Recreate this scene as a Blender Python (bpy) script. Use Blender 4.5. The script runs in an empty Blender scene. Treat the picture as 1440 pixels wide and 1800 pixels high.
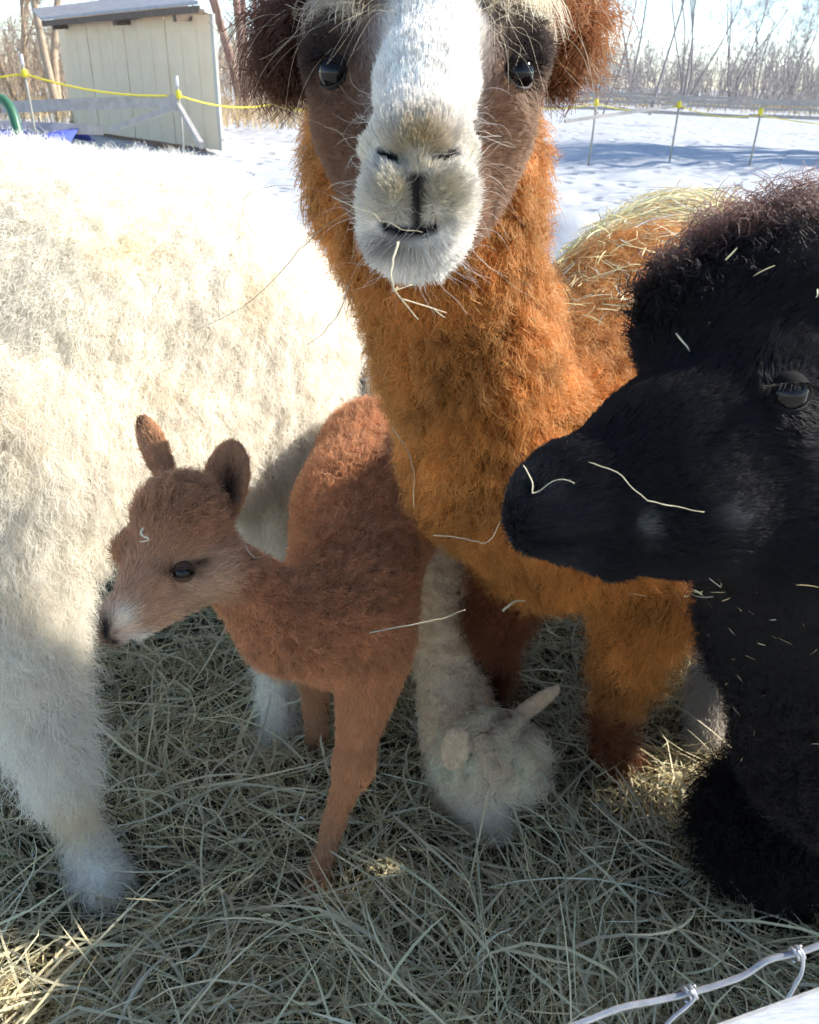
import bpy, math, random, os
import numpy as np
from mathutils import Vector, Matrix

FUR = 1.0      # 1 = full coat
rng = np.random.default_rng(7)
random.seed(7)
sc = bpy.context.scene
col = sc.collection

# ------------------------------------------------------------------ camera
F_PX = 1413.0                     # focal length in pixels of a 1440 x 1800 frame
CAM = np.array([0.0, 0.0, 1.2])
PITCH, ROLL = math.radians(28.3), math.radians(2.0)
_f = np.array([0, math.cos(PITCH), -math.sin(PITCH)])
_u0 = np.array([0, math.sin(PITCH), math.cos(PITCH)])
_r0 = np.array([1.0, 0, 0])
_r = math.cos(ROLL) * _r0 + math.sin(ROLL) * _u0
_u = -math.sin(ROLL) * _r0 + math.cos(ROLL) * _u0
cam_d = bpy.data.cameras.new('camera')
cam = bpy.data.objects.new('camera', cam_d)
col.objects.link(cam)
cam.matrix_world = Matrix(((_r[0], _u[0], -_f[0], CAM[0]), (_r[1], _u[1], -_f[1], CAM[1]),
                           (_r[2], _u[2], -_f[2], CAM[2]), (0, 0, 0, 1)))
cam_d.sensor_fit = 'VERTICAL'
cam_d.sensor_height = 24.0
cam_d.lens = 24.0 * F_PX / 1800.0
cam_d.clip_start, cam_d.clip_end = 0.02, 3000
cam_d.dof.use_dof = True
cam_d.dof.focus_distance = 0.85
cam_d.dof.aperture_fstop = cam_d.lens / 1.8     # an aperture of 1.8 mm, as in a phone
sc.camera = cam

# ------------------------------------------------------------------ light
SUN_DIR = np.array([0.78, 0.19, 0.57]); SUN_DIR /= np.linalg.norm(SUN_DIR)
SUN_EL = math.asin(SUN_DIR[2]); SUN_AZ = math.atan2(SUN_DIR[0], SUN_DIR[1])
world = bpy.data.worlds.new('World'); sc.world = world; world.use_nodes = True
wn = world.node_tree.nodes; wl = world.node_tree.links
sky = wn.new('ShaderNodeTexSky'); sky.sky_type = 'NISHITA'; sky.sun_disc = False
sky.sun_elevation = SUN_EL; sky.sun_rotation = SUN_AZ
sky.air_density = 0.85; sky.dust_density = 0.1; sky.ozone_density = 1.8; sky.altitude = 300
wn['Background'].inputs['Strength'].default_value = 0.14
wl.new(sky.outputs[0], wn['Background'].inputs[0])
sun_d = bpy.data.lights.new('sun', 'SUN'); sun_d.energy = 4.8; sun_d.angle = math.radians(0.53)
sun_d.color = (1.0, 0.95, 0.86)
sun = bpy.data.objects.new('sun', sun_d); col.objects.link(sun)
sun.rotation_euler = Vector(SUN_DIR).to_track_quat('Z', 'Y').to_euler()
vs = sc.view_settings
sc.display_settings.display_device = 'sRGB'
vs.view_transform = 'Standard'; vs.look = 'None'; vs.gamma = 1.0; vs.exposure = 1.06; vs.use_curve_mapping = False
cy = sc.cycles
cy.max_bounces = 7; cy.diffuse_bounces = 3; cy.glossy_bounces = 6; cy.transmission_bounces = 7; cy.transparent_max_bounces = 8
cy.use_adaptive_sampling = True; cy.adaptive_threshold = 0.04; cy.adaptive_min_samples = 12
cy.use_denoising = True
try:
    sc.cycles_curves.shape = 'RIBBONS'; sc.cycles_curves.subdivisions = 2
except Exception:
    pass

# ------------------------------------------------------------------ helpers
def P(px, py, d):
    """World point seen at (px, py) of the 1440 x 1800 frame, d metres along the view axis."""
    return CAM + d * (_f + (px - 720) / F_PX * _r + (900 - py) / F_PX * _u)
def G(px, py, z=0.0):
    """World point on the level z seen at (px, py)."""
    v = _f + (px - 720) / F_PX * _r + (900 - py) / F_PX * _u
    return CAM + v * ((z - CAM[2]) / v[2])
def proj(p):
    q = np.asarray(p, float) - CAM
    d = q @ _f
    return 720 + F_PX * (q @ _r) / d, 900 - F_PX * (q @ _u) / d, d
def nrm(v):
    v = np.asarray(v, float); return v / (np.linalg.norm(v, axis=-1, keepdims=True) + 1e-12)
def A3(*a): return np.array(a, float)

def tag(o, label=None, cat=None, group=None, kind=None):
    if label: o['label'] = label
    if cat: o['category'] = cat
    if group: o['group'] = group
    if kind: o['kind'] = kind
    return o
def empty(name, loc, label, cat, group=None):
    o = bpy.data.objects.new(name, None); col.objects.link(o); o.location = loc
    o.empty_display_size = 0.05
    return tag(o, label, cat, group)
def link_mesh(name, V, Fc, mat, parent=None, smooth=True, base=None):
    """V world coordinates; the object sits at its parent's place (or base)."""
    me = bpy.data.meshes.new(name)
    V = np.asarray(V, float)
    b = np.array(parent.location) if parent is not None else (np.zeros(3) if base is None else np.asarray(base, float))
    if parent is not None and parent.parent is not None:
        b = b + np.array(parent.parent.location)
    Vl = V - b
    if isinstance(Fc, np.ndarray):
        n, k = Fc.shape
        me.vertices.add(len(Vl)); me.vertices.foreach_set('co', Vl.astype(np.float32).ravel())
        me.loops.add(n * k); me.loops.foreach_set('vertex_index', Fc.astype(np.int32).ravel())
        me.polygons.add(n)
        me.polygons.foreach_set('loop_start', np.arange(0, n * k, k, dtype=np.int32))
        me.update(calc_edges=True)
    else:
        me.from_pydata([tuple(v) for v in Vl], [], [tuple(f) for f in Fc]); me.update()
    if smooth:
        me.polygons.foreach_set('use_smooth', np.ones(len(me.polygons), dtype=bool))
    me.validate()
    if mat is not None: me.materials.append(mat)
    o = bpy.data.objects.new(name, me); col.objects.link(o)
    if parent is not None: o.parent = parent
    elif base is not None: o.location = base
    return o

# ------------------------------------------------------------------ materials
def mat(name, color=(.5, .5, .5), rough=0.8, spec=0.3):
    m = bpy.data.materials.new(name); m.use_nodes = True
    b = m.node_tree.nodes['Principled BSDF']
    b.inputs['Base Color'].default_value = (*color, 1); b.inputs['Roughness'].default_value = rough
    b.inputs['Specular IOR Level'].default_value = spec
    return m
def N(m, t, **kw):
    n = m.node_tree.nodes.new(t)
    for k, v in kw.items():
        if k in n.inputs: n.inputs[k].default_value = v
        else: setattr(n, k, v)
    return n
def L(m, a, b): m.node_tree.links.new(a, b)
def bsdf(m): return m.node_tree.nodes['Principled BSDF']

def noisy(name, c1, c2, scale=8.0, rough=0.8, bump=0.0, bscale=40.0, detail=6, spec=0.3, coord='Object', stretch=(1, 1, 1)):
    m = mat(name, c1, rough, spec)
    tc = N(m, 'ShaderNodeTexCoord'); mp = N(m, 'ShaderNodeMapping'); mp.inputs['Scale'].default_value = stretch
    L(m, tc.outputs[coord], mp.inputs[0])
    nz = N(m, 'ShaderNodeTexNoise', Scale=scale, Detail=detail); L(m, mp.outputs[0], nz.inputs['Vector'])
    rp = N(m, 'ShaderNodeValToRGB'); rp.color_ramp.elements[0].position = .3; rp.color_ramp.elements[1].position = .7
    rp.color_ramp.elements[0].color = (*c1, 1); rp.color_ramp.elements[1].color = (*c2, 1)
    L(m, nz.outputs[0], rp.inputs[0]); L(m, rp.outputs[0], bsdf(m).inputs['Base Color'])
    if bump:
        n2 = N(m, 'ShaderNodeTexNoise', Scale=bscale, Detail=5.0); L(m, mp.outputs[0], n2.inputs['Vector'])
        bp = N(m, 'ShaderNodeBump', Strength=bump, Distance=0.02); L(m, n2.outputs[0], bp.inputs['Height'])
        L(m, bp.outputs[0], bsdf(m).inputs['Normal'])
    return m

def skin_material(name):
    m = mat(name, (.3, .2, .1), 0.9, 0.1)
    a = N(m, 'ShaderNodeAttribute'); a.attribute_name = 'col'
    L(m, a.outputs['Color'], bsdf(m).inputs['Base Color'])
    return m
SKIN = skin_material('hide')

def hair_material(name, rough=.5, radial=.6, vmin=.85, vmax=1.15, sat=1.0, diff=.5, trans=.3):
    m = bpy.data.materials.new(name); m.use_nodes = True
    nt = m.node_tree; nt.nodes.clear()
    out = nt.nodes.new('ShaderNodeOutputMaterial')
    a = nt.nodes.new('ShaderNodeAttribute'); a.attribute_name = 'col'
    hi = nt.nodes.new('ShaderNodeHairInfo')
    hsv = nt.nodes.new('ShaderNodeHueSaturation'); hsv.inputs['Saturation'].default_value = sat
    mr = nt.nodes.new('ShaderNodeMapRange'); mr.inputs['To Min'].default_value = vmin; mr.inputs['To Max'].default_value = vmax
    nt.links.new(hi.outputs['Random'], mr.inputs['Value']); nt.links.new(mr.outputs[0], hsv.inputs['Value'])
    nt.links.new(a.outputs['Color'], hsv.inputs['Color'])
    h = nt.nodes.new('ShaderNodeBsdfHairPrincipled'); h.model = 'CHIANG'; h.parametrization = 'COLOR'
    h.inputs['Roughness'].default_value = rough; h.inputs['Radial Roughness'].default_value = radial
    nt.links.new(hsv.outputs[0], h.inputs['Color'])
    d = nt.nodes.new('ShaderNodeBsdfDiffuse'); t = nt.nodes.new('ShaderNodeBsdfTranslucent')
    m1 = nt.nodes.new('ShaderNodeMixShader'); m1.inputs[0].default_value = trans
    m2 = nt.nodes.new('ShaderNodeMixShader'); m2.inputs[0].default_value = diff
    nt.links.new(hsv.outputs[0], d.inputs[0]); nt.links.new(hsv.outputs[0], t.inputs[0])
    nt.links.new(d.outputs[0], m1.inputs[1]); nt.links.new(t.outputs[0], m1.inputs[2])
    nt.links.new(h.outputs[0], m2.inputs[1]); nt.links.new(m1.outputs[0], m2.inputs[2])
    nt.links.new(m2.outputs[0], out.inputs['Surface'])
    return m
HAIR = hair_material('fleece_fibre', .5, .65, diff=.78, trans=.25)
HAIR_FACE = hair_material('short_face_hair', .5, .65, .85, 1.15, 1.0, .8, .2)
HAIR_DARK = hair_material('dark_fibre', .4, .5, .7, 1.3, 1.0, .8, .15)
HAIR_WHITE = hair_material('white_fibre', .55, .7, .96, 1.06, 1.0, .5, .4)

# ------------------------------------------------------------------ implicit bodies -> one continuous mesh
class Body:
    """Smooth union of tapered limbs and ellipsoids; each carries its coat: fur length, colour, lie of the hair, lift."""
    def __init__(s): s.p = []; s.cut = []
    def limb(s, a, b, ra, rb, fur=.02, c=(.3, .2, .1), flow=(0, 0, -1), lift=.6, k=.03, tagname='', dens=1.0):
        s.p.append(dict(t='l', a=A3(*a), b=A3(*b), ra=ra - .55 * fur, rb=rb - .55 * fur, fur=fur, c=c, flow=flow, lift=lift, k=k, tag=tagname, dens=dens)); return s
    def ball(s, c0, r, R=None, fur=.02, c=(.3, .2, .1), flow=(0, 0, -1), lift=.6, k=.03, tagname='', dens=1.0):
        r = np.array(r if hasattr(r, '__len__') else (r, r, r), float) - .55 * fur
        s.p.append(dict(t='e', a=A3(*c0), r=r, R=np.eye(3) if R is None else np.asarray(R), fur=fur, c=c, flow=flow, lift=lift, k=k, tag=tagname, dens=dens)); return s
    def dig(s, kind, *args, k=.006):
        if kind == 'l': s.cut.append(dict(t='l', a=A3(*args[0]), b=A3(*args[1]), ra=args[2], rb=args[3], k=k))
        else:
            r = np.array(args[1] if hasattr(args[1], '__len__') else (args[1],) * 3, float)
            s.cut.append(dict(t='e', a=A3(*args[0]), r=r, R=np.eye(3) if len(args) < 3 else np.asarray(args[2]), k=k))
        return s
    @staticmethod
    def dist(q, X, Y, Z):
        if q['t'] == 'l':
            a, b = q['a'], q['b']; ab = b - a; L2 = ab @ ab + 1e-12
            x, y, z = X - a[0], Y - a[1], Z - a[2]
            t = np.clip((x * ab[0] + y * ab[1] + z * ab[2]) / L2, 0, 1)
            d = np.sqrt((x - t * ab[0]) ** 2 + (y - t * ab[1]) ** 2 + (z - t * ab[2]) ** 2)
            return d - (q['ra'] + (q['rb'] - q['ra']) * t)
        R, r = q['R'], q['r']
        x, y, z = X - q['a'][0], Y - q['a'][1], Z - q['a'][2]
        u = [(R[i][0] * x + R[i][1] * y + R[i][2] * z) for i in range(3)]
        k0 = np.sqrt((u[0] / r[0]) ** 2 + (u[1] / r[1]) ** 2 + (u[2] / r[2]) ** 2)
        k1 = np.sqrt((u[0] / r[0] ** 2) ** 2 + (u[1] / r[1] ** 2) ** 2 + (u[2] / r[2] ** 2) ** 2) + 1e-9
        return k0 * (k0 - 1) / k1
    @staticmethod
    def bounds(q, m):
        if q['t'] == 'l':
            R = max(q['ra'], q['rb']) + m
            return np.minimum(q['a'], q['b']) - R, np.maximum(q['a'], q['b']) + R
        R = max(q['r']) + m
        return q['a'] - R, q['a'] + R
    def mesh(s, coarse=.012, fine=None, fine_box=None):
        lo = np.min([s.bounds(q, .03)[0] for q in s.p], 0); hi = np.max([s.bounds(q, .03)[1] for q in s.p], 0)
        ax = []
        for i in range(3):
            if fine is None: ax.append(np.arange(lo[i], hi[i] + coarse, coarse)); continue
            f0, f1 = fine_box[0][i], fine_box[1][i]
            v = []; x = lo[i]
            while x < hi[i] + coarse:
                v.append(x)
                e = max(f0 - x, x - f1, 0)
                x += min(coarse, fine + .25 * e)
            ax.append(np.array(v))
        nx, ny, nz = map(len, ax)
        D = np.full((nx, ny, nz), .2, np.float32)
        def sub(q, m):
            l, h = s.bounds(q, m)
            return tuple(slice(max(0, np.searchsorted(ax[i], l[i]) - 1), np.searchsorted(ax[i], h[i]) + 1) for i in range(3))
        for q in s.p:
            k = q['k']; S = sub(q, k + .04)
            d = s.dist(q, ax[0][S[0]][:, None, None], ax[1][S[1]][None, :, None], ax[2][S[2]][None, None, :])
            o = D[S]; h = np.maximum(k - np.abs(o - d), 0) / k
            D[S] = np.minimum(o, d) - h * h * k * .25
        for q in s.cut:
            k = q['k']; S = sub(q, k + .02)
            d = -s.dist(q, ax[0][S[0]][:, None, None], ax[1][S[1]][None, :, None], ax[2][S[2]][None, None, :])
            o = D[S]; h = np.maximum(k - np.abs(o - d), 0) / k
            D[S] = np.maximum(o, d) + h * h * k * .25
        return surface_net(D, ax)
    def coat(s, V, sharp=.010):
        """Blend the coat values of the pieces at points V."""
        Ds = np.stack([s.dist(q, V[:, 0], V[:, 1], V[:, 2]) for q in s.p])
        W = np.exp(-(Ds - Ds.min(0)) / sharp); W /= W.sum(0)
        g = lambda key: np.tensordot(W.T, np.array([q[key] for q in s.p], float), 1)
        return dict(fur=g('fur'), col=g('c'), flow=nrm(g('flow')), lift=g('lift'), dens=g('dens'), W=W)

def surface_net(D, ax):
    S = D < 0
    nx, ny, nz = D.shape
    c = np.zeros((nx - 1, ny - 1, nz - 1), np.int8)
    for i in (0, 1):
        for j in (0, 1):
            for k in (0, 1):
                c += S[i:nx - 1 + i, j:ny - 1 + j, k:nz - 1 + k]
    act = np.argwhere((c > 0) & (c < 8))
    idx = np.full(c.shape, -1, np.int32); idx[tuple(act.T)] = np.arange(len(act))
    acc = np.zeros((len(act), 3)); cnt = np.zeros(len(act))
    corners = [(i, j, k) for i in (0, 1) for j in (0, 1) for k in (0, 1)]
    val = {q: D[act[:, 0] + q[0], act[:, 1] + q[1], act[:, 2] + q[2]] for q in corners}
    pos = {q: np.stack([ax[m][act[:, m] + q[m]] for m in range(3)], 1) for q in corners}
    for q in corners:
        for m in range(3):
            if q[m] == 0:
                q2 = tuple(1 if n == m else q[n] for n in range(3))
                a, b = val[q], val[q2]; cr = (a < 0) != (b < 0)
                t = np.where(cr, a / np.where(cr, a - b, 1), 0)[:, None]
                acc += np.where(cr[:, None], pos[q] + t * (pos[q2] - pos[q]), 0); cnt += cr
    V = acc / np.maximum(cnt, 1)[:, None]
    quads = []
    for m in range(3):
        a = [slice(None)] * 3; b = [slice(None)] * 3
        a[m] = slice(0, -1); b[m] = slice(1, None)
        s0, s1 = S[tuple(a)], S[tuple(b)]
        e = np.argwhere(s0 != s1)
        n1, n2 = (m + 1) % 3, (m + 2) % 3
        ok = (e[:, n1] > 0) & (e[:, n2] > 0) & (e[:, n1] < D.shape[n1] - 1) & (e[:, n2] < D.shape[n2] - 1)
        e = e[ok]
        def cell(o1, o2):
            q = e.copy(); q[:, n1] += o1; q[:, n2] += o2
            return idx[tuple(q.T)]
        Q = np.stack([cell(-1, -1), cell(0, -1), cell(0, 0), cell(-1, 0)], 1)
        fl = ~s0[tuple(e.T)]
        Q[fl] = Q[fl][:, ::-1]
        quads.append(Q)
    Fq = np.concatenate(quads)
    Fq = Fq[(Fq >= 0).all(1)]
    return V, Fq

def vnormals(V, Fq):
    n = np.zeros_like(V)
    fn = np.cross(V[Fq[:, 2]] - V[Fq[:, 0]], V[Fq[:, 3]] - V[Fq[:, 1]])
    for i in range(4): np.add.at(n, Fq[:, i], fn)
    return nrm(n)

def hash3(g, seed):
    g = g.astype(np.int64)
    h = (g[..., 0] * 73856093) ^ (g[..., 1] * 19349663) ^ (g[..., 2] * 83492791) ^ (seed * 2654435761)
    out = []
    for m in (0x9E3779B1, 0x85EBCA6B, 0xC2B2AE35):
        x = (h * m) & 0xFFFFFFFF; x ^= x >> 15; x = (x * 0x2C1B3C6D) & 0xFFFFFFFF; x ^= x >> 12
        out.append(x / 4294967296.0)
    return np.stack(out, -1)
def clumps(p, size, seed):
    g0 = np.floor(p / size); best = np.full(len(p), 1e9); C = np.zeros_like(p); H = np.zeros_like(p)
    for i in (-1, 0, 1):
        for j in (-1, 0, 1):
            for k in (-1, 0, 1):
                g = g0 + (i, j, k); h = hash3(g, seed); q = (g + h) * size
                d = ((q - p) ** 2).sum(1); w = d < best
                best[w] = d[w]; C[w] = q[w]; H[w] = hash3(g[w], seed + 77)
    return C, H
def vnoise(p, size, seed):
    """Smooth value noise, 0..1."""
    x = p / size; g = np.floor(x); f = x - g; f = f * f * (3 - 2 * f); o = 0
    for i in (0, 1):
        for j in (0, 1):
            for k in (0, 1):
                w = (f[:, 0] if i else 1 - f[:, 0]) * (f[:, 1] if j else 1 - f[:, 1]) * (f[:, 2] if k else 1 - f[:, 2])
                o = o + w * hash3(g + (i, j, k), seed)[:, 0]
    return o

def make_curves(name, pts, radius, colr, material, parent):
    """pts (n, k, 3) world; radius (n, k); colr (n, 3)."""
    n, k, _ = pts.shape
    b = np.array(parent.location) + (np.array(parent.parent.location) if parent.parent is not None else 0)
    cu = bpy.data.hair_curves.new(name)
    cu.add_curves([k] * n)
    cu.attributes['position'].data.foreach_set('vector', (pts - b).astype(np.float32).ravel())
    ra = cu.attributes.get('radius') or cu.attributes.new('radius', 'FLOAT', 'POINT')
    ra.data.foreach_set('value', radius.astype(np.float32).ravel())
    ca = cu.attributes.new('col', 'FLOAT_COLOR', 'CURVE')
    ca.data.foreach_set('color', np.concatenate([colr, np.ones((n, 1))], 1).astype(np.float32).ravel())
    cu.materials.append(material)
    o = bpy.data.objects.new(name, cu); col.objects.link(o); o.parent = parent
    return o

def grow(V, Fq, Nv, coat, n, rad, k=5, clump=((.022, .5), (.008, .35)), curl=.10, freq=2.0, messy=.25, clump_tilt=.5, cvar=.25, seed=1,
         mask=None, lenvar=.35, taper=.35, back=0.15, droop=.25, dome=0.0):
    """Roots spread over the skin, strands that lie along the coat's flow and gather in locks."""
    r = np.random.default_rng(seed)
    T = np.concatenate([Fq[:, [0, 1, 2]], Fq[:, [0, 2, 3]]])
    A = .5 * np.linalg.norm(np.cross(V[T[:, 1]] - V[T[:, 0]], V[T[:, 2]] - V[T[:, 0]]), axis=1)
    w = coat['dens'].copy()
    if mask is not None: w = w * mask
    # thin the coat where it faces away from the camera's side of the place or lies far outside the picture
    q = V - CAM; dep = np.maximum(q @ _f, .05)
    sx, sy = F_PX * (q @ _r) / dep / 720, F_PX * (q @ _u) / dep / 900
    out = np.maximum(np.abs(sx), np.abs(sy))
    away = (Nv * nrm(q)).sum(1)
    w = w * np.where(out > 1.35, .12, 1) * np.where(away > .35, back, 1) / np.maximum(dep, .4) ** 1.3
    wt = A * w[T].mean(1); wt /= wt.sum()
    n = int(n * FUR)
    ti = r.choice(len(T), n, p=wt)
    b = r.random((n, 2)); fl = b.sum(1) > 1; b[fl] = 1 - b[fl]
    B = np.stack([1 - b.sum(1), b[:, 0], b[:, 1]], 1)
    I = T[ti]
    lerp = lambda a: (a[I] * (B[..., None] if a.ndim == 2 else B)).sum(1)
    root, nn, flow = lerp(V), nrm(lerp(Nv)), lerp(coat['flow'])
    Ln, lift, colr = lerp(coat['fur']), lerp(coat['lift']), lerp(coat['col'])
    tang = flow - nn * (flow * nn).sum(1)[:, None]
    Ln = Ln * (1 - lenvar + 2 * lenvar * r.random(n)) 
    d = nn * lift[:, None] + tang * (1 - lift)[:, None]
    t = np.linspace(0, 1, k)
    off = np.zeros((n, k, 3)); ph = r.random(n) * 2 * np.pi
    shade = np.ones(n)
    for ci, (size, amt) in enumerate(clumps_spec(clump)):
        C, H = clumps(root, size, seed * 13 + ci)
        cv = C - root; cv -= nn * (cv * nn).sum(1)[:, None]
        off += cv[:, None, :] * (amt * t ** 1.1)[None, :, None]
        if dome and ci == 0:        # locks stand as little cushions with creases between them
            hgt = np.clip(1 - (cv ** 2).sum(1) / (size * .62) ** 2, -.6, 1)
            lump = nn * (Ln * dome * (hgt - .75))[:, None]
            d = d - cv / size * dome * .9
            shade *= .66 + .44 * np.clip(hgt + .4, 0, 1)  # lock creases darkened in the strand colour, as painted shade
        d = d + (H - .5) * clump_tilt * (1.0 if ci == 0 else .6)
        shade *= 1 + (H[:, 1] - .5) * cvar
        ph = H[:, 2] * 40 + r.random(n) * .9
        if ci == 0: Ln = Ln * (.8 + .4 * H[:, 0])
    d = nrm(d + r.normal(0, messy, (n, 3)))
    if dome: root = root + lump
    s = (d * nn).sum(1); fix = np.maximum(.12 - s, 0); d = nrm(d + nn * fix[:, None])
    e1 = nrm(np.cross(d, A3(.3, .5, .81))); e2 = np.cross(d, e1)
    pts = root[:, None, :] + Ln[:, None, None] * t[None, :, None] * d[:, None, :] + off
    pts = pts + (Ln * droop)[:, None, None] * (t ** 2)[None, :, None] * (tang * .7 + A3(0, 0, -.45))[:, None, :]
    wv = 2 * np.pi * freq * t[None, :] + ph[:, None]
    am = (Ln * curl)[:, None] * np.minimum(t * 2, 1)[None, :]
    pts = pts + (am * np.cos(wv))[..., None] * e1[:, None, :] + (am * np.sin(wv))[..., None] * e2[:, None, :]
    rr = np.asarray(rad) * (.7 + .6 * r.random(n))
    radius = rr[:, None] * (1 - (1 - taper) * t[None, :] ** 1.5)
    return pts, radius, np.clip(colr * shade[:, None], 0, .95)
def clumps_spec(c): return c

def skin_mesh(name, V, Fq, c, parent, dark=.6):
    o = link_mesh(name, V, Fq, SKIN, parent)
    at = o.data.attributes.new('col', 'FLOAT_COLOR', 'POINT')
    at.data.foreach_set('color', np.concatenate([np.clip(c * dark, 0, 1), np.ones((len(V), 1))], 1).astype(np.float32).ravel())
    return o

# ================================================================== SETTING
def tube(pts, radii, sides=6, cap=True, flat=1.0):
    pts = np.asarray(pts, float); n = len(pts)
    radii = np.broadcast_to(np.asarray(radii, float), (n,))
    tg = np.gradient(pts, axis=0); tg = nrm(tg)
    ref = A3(0.13, 0.31, .94) if abs(tg[0][2]) < .9 else A3(1, .2, 0)
    V, Fc = [], []
    e1 = nrm(np.cross(tg[0], ref))
    for i in range(n):
        e1 = nrm(e1 - tg[i] * (e1 @ tg[i])); e2 = np.cross(tg[i], e1)
        for j in range(sides):
            a = 2 * math.pi * j / sides
            V.append(pts[i] + radii[i] * (math.cos(a) * e1 + flat * math.sin(a) * e2))
    for i in range(n - 1):
        for j in range(sides):
            Fc.append((i * sides + j, i * sides + (j + 1) % sides, (i + 1) * sides + (j + 1) % sides, (i + 1) * sides + j))
    if cap:
        Fc.append(tuple(range(sides - 1, -1, -1))); Fc.append(tuple((n - 1) * sides + j for j in range(sides)))
    return V, Fc
def smooth_path(p, n=24):
    p = np.asarray(p, float); t = np.linspace(0, len(p) - 1, n); out = []
    for x in t:
        i = min(int(x), len(p) - 2); f = x - i
        p0 = p[max(i - 1, 0)]; p1 = p[i]; p2 = p[i + 1]; p3 = p[min(i + 2, len(p) - 1)]
        out.append(.5 * (2 * p1 + (p2 - p0) * f + (2 * p0 - 5 * p1 + 4 * p2 - p3) * f ** 2 + (3 * p1 - p0 - 3 * p2 + p3) * f ** 3))
    return np.array(out)
def box_between(a, b, wdt, hgt, up=(0, 0, 1), bevel=0.0):
    """A beam from a to b."""
    a, b = A3(*a), A3(*b); t = nrm(b - a); s = nrm(np.cross(t, A3(*up))); u = np.cross(s, t)
    V = [p + sx * s * wdt / 2 + sz * u * hgt / 2 for p in (a, b) for sx, sz in ((-1, -1), (1, -1), (1, 1), (-1, 1))]
    return V, [(3, 2, 1, 0), (4, 5, 6, 7), (0, 1, 5, 4), (1, 2, 6, 5), (2, 3, 7, 6), (3, 0, 4, 7)]
def merge(parts):
    V, Fc = [], []
    for v, f in parts:
        o = len(V); V.extend(v); Fc.extend(tuple(i + o for i in q) for q in f)
    return V, Fc
def up_at(px, py, base):
    """The point over a ground point that is seen at (px, py)'s height."""
    v = _f + (px - 720) / F_PX * _r + (900 - py) / F_PX * _u
    t = np.hypot(base[0], base[1]) / np.hypot(v[0], v[1])
    return A3(base[0], base[1], (CAM + v * t)[2])

# ------------------------------------------------------------------ snow
SNOW = noisy('snow', (.42, .425, .44), (.49, .495, .50), 2.5, .6, .5, 6.0)
def hoofprints(m):
    tc = [n for n in m.node_tree.nodes if n.type == 'MAPPING'][0]
    vo = N(m, 'ShaderNodeTexVoronoi', Scale=2.6); vo.feature = 'SMOOTH_F1'; L(m, tc.outputs[0], vo.inputs['Vector'])
    rp = N(m, 'ShaderNodeValToRGB'); rp.color_ramp.elements[0].position = .12; rp.color_ramp.elements[1].position = .34
    L(m, vo.outputs['Distance'], rp.inputs[0])
    b1 = [n for n in m.node_tree.nodes if n.type == 'BUMP'][0]
    b2 = N(m, 'ShaderNodeBump', Strength=.8, Distance=.06); L(m, rp.outputs[0], b2.inputs['Height'])
    L(m, b1.outputs[0], b2.inputs['Normal']); L(m, b2.outputs[0], bsdf(m).inputs['Normal'])
hoofprints(SNOW)
def snow_sheet():
    def axis(lo, hi):
        v = [0.0]
        while v[-1] < hi: v.append(v[-1] + max(.16, .035 * v[-1]))
        w = [0.0]
        while w[-1] > lo: w.append(w[-1] - max(.16, .035 * -w[-1]))
        return np.array(w[::-1][:-1] + v)
    xs, ys = axis(-1200, 1200), axis(-20, 1600)
    X, Y = np.meshgrid(xs, ys, indexing='ij')
    p = np.stack([X.ravel(), Y.ravel(), np.zeros(X.size)], 1)
    amp = np.exp(-np.maximum(p[:, 1] - 25, 0) / 30)
    z = (vnoise(p, 1.7, 21) - .5) * .09 * amp + (vnoise(p, .55, 22) - .5) * .10 * amp + (vnoise(p, 6.0, 23) - .5) * .15 * amp
    near = np.clip(1 - (np.hypot(p[:, 0], p[:, 1] - 1.3) - 2.2) / 1.5, 0, 1)
    p[:, 2] = z * (1 - near) - .03 - .03 * near
    # a heap shovelled up behind the animals
    c = G(986, 478); d2 = ((p[:, 0] - c[0] - .1) / .55) ** 2 + ((p[:, 1] - c[1] - .3) / .45) ** 2
    p[:, 2] += .42 * np.exp(-d2 * 1.1)
    ny = len(ys); I = np.arange(X.size).reshape(X.shape)
    Fq = np.stack([I[:-1, :-1], I[1:, :-1], I[1:, 1:], I[:-1, 1:]], -1).reshape(-1, 4)
    o = link_mesh('snow_ground', p, Fq, SNOW); o['kind'] = 'structure'
snow_sheet()

# unseen ground behind the camera, added and toned to set the bounced light
def bounce_yard():
    g = np.arange(-9, 9.01, .3); gy = np.arange(-12, .75, .3)
    X, Y = np.meshgrid(g, gy, indexing='ij'); p = np.stack([X.ravel(), Y.ravel(), np.zeros(X.size)], 1)
    p[:, 2] = -.02 + .05 * (vnoise(p, .8, 31) - .5) - .08 * np.clip((np.abs(p[:, 0]) - 8) / 1, 0, 1) - .08 * np.clip((p[:, 1] - .2) / .5, 0, 1)
    I = np.arange(X.size).reshape(X.shape)
    Fq = np.stack([I[:-1, :-1], I[1:, :-1], I[1:, 1:], I[:-1, 1:]], -1).reshape(-1, 4)
    link_mesh('bounce_ground', p, Fq, noisy('bounce_earth', (.34, .31, .26), (.50, .48, .44), 3, .95, .5, 20))['kind'] = 'structure'
bounce_yard()

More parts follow.
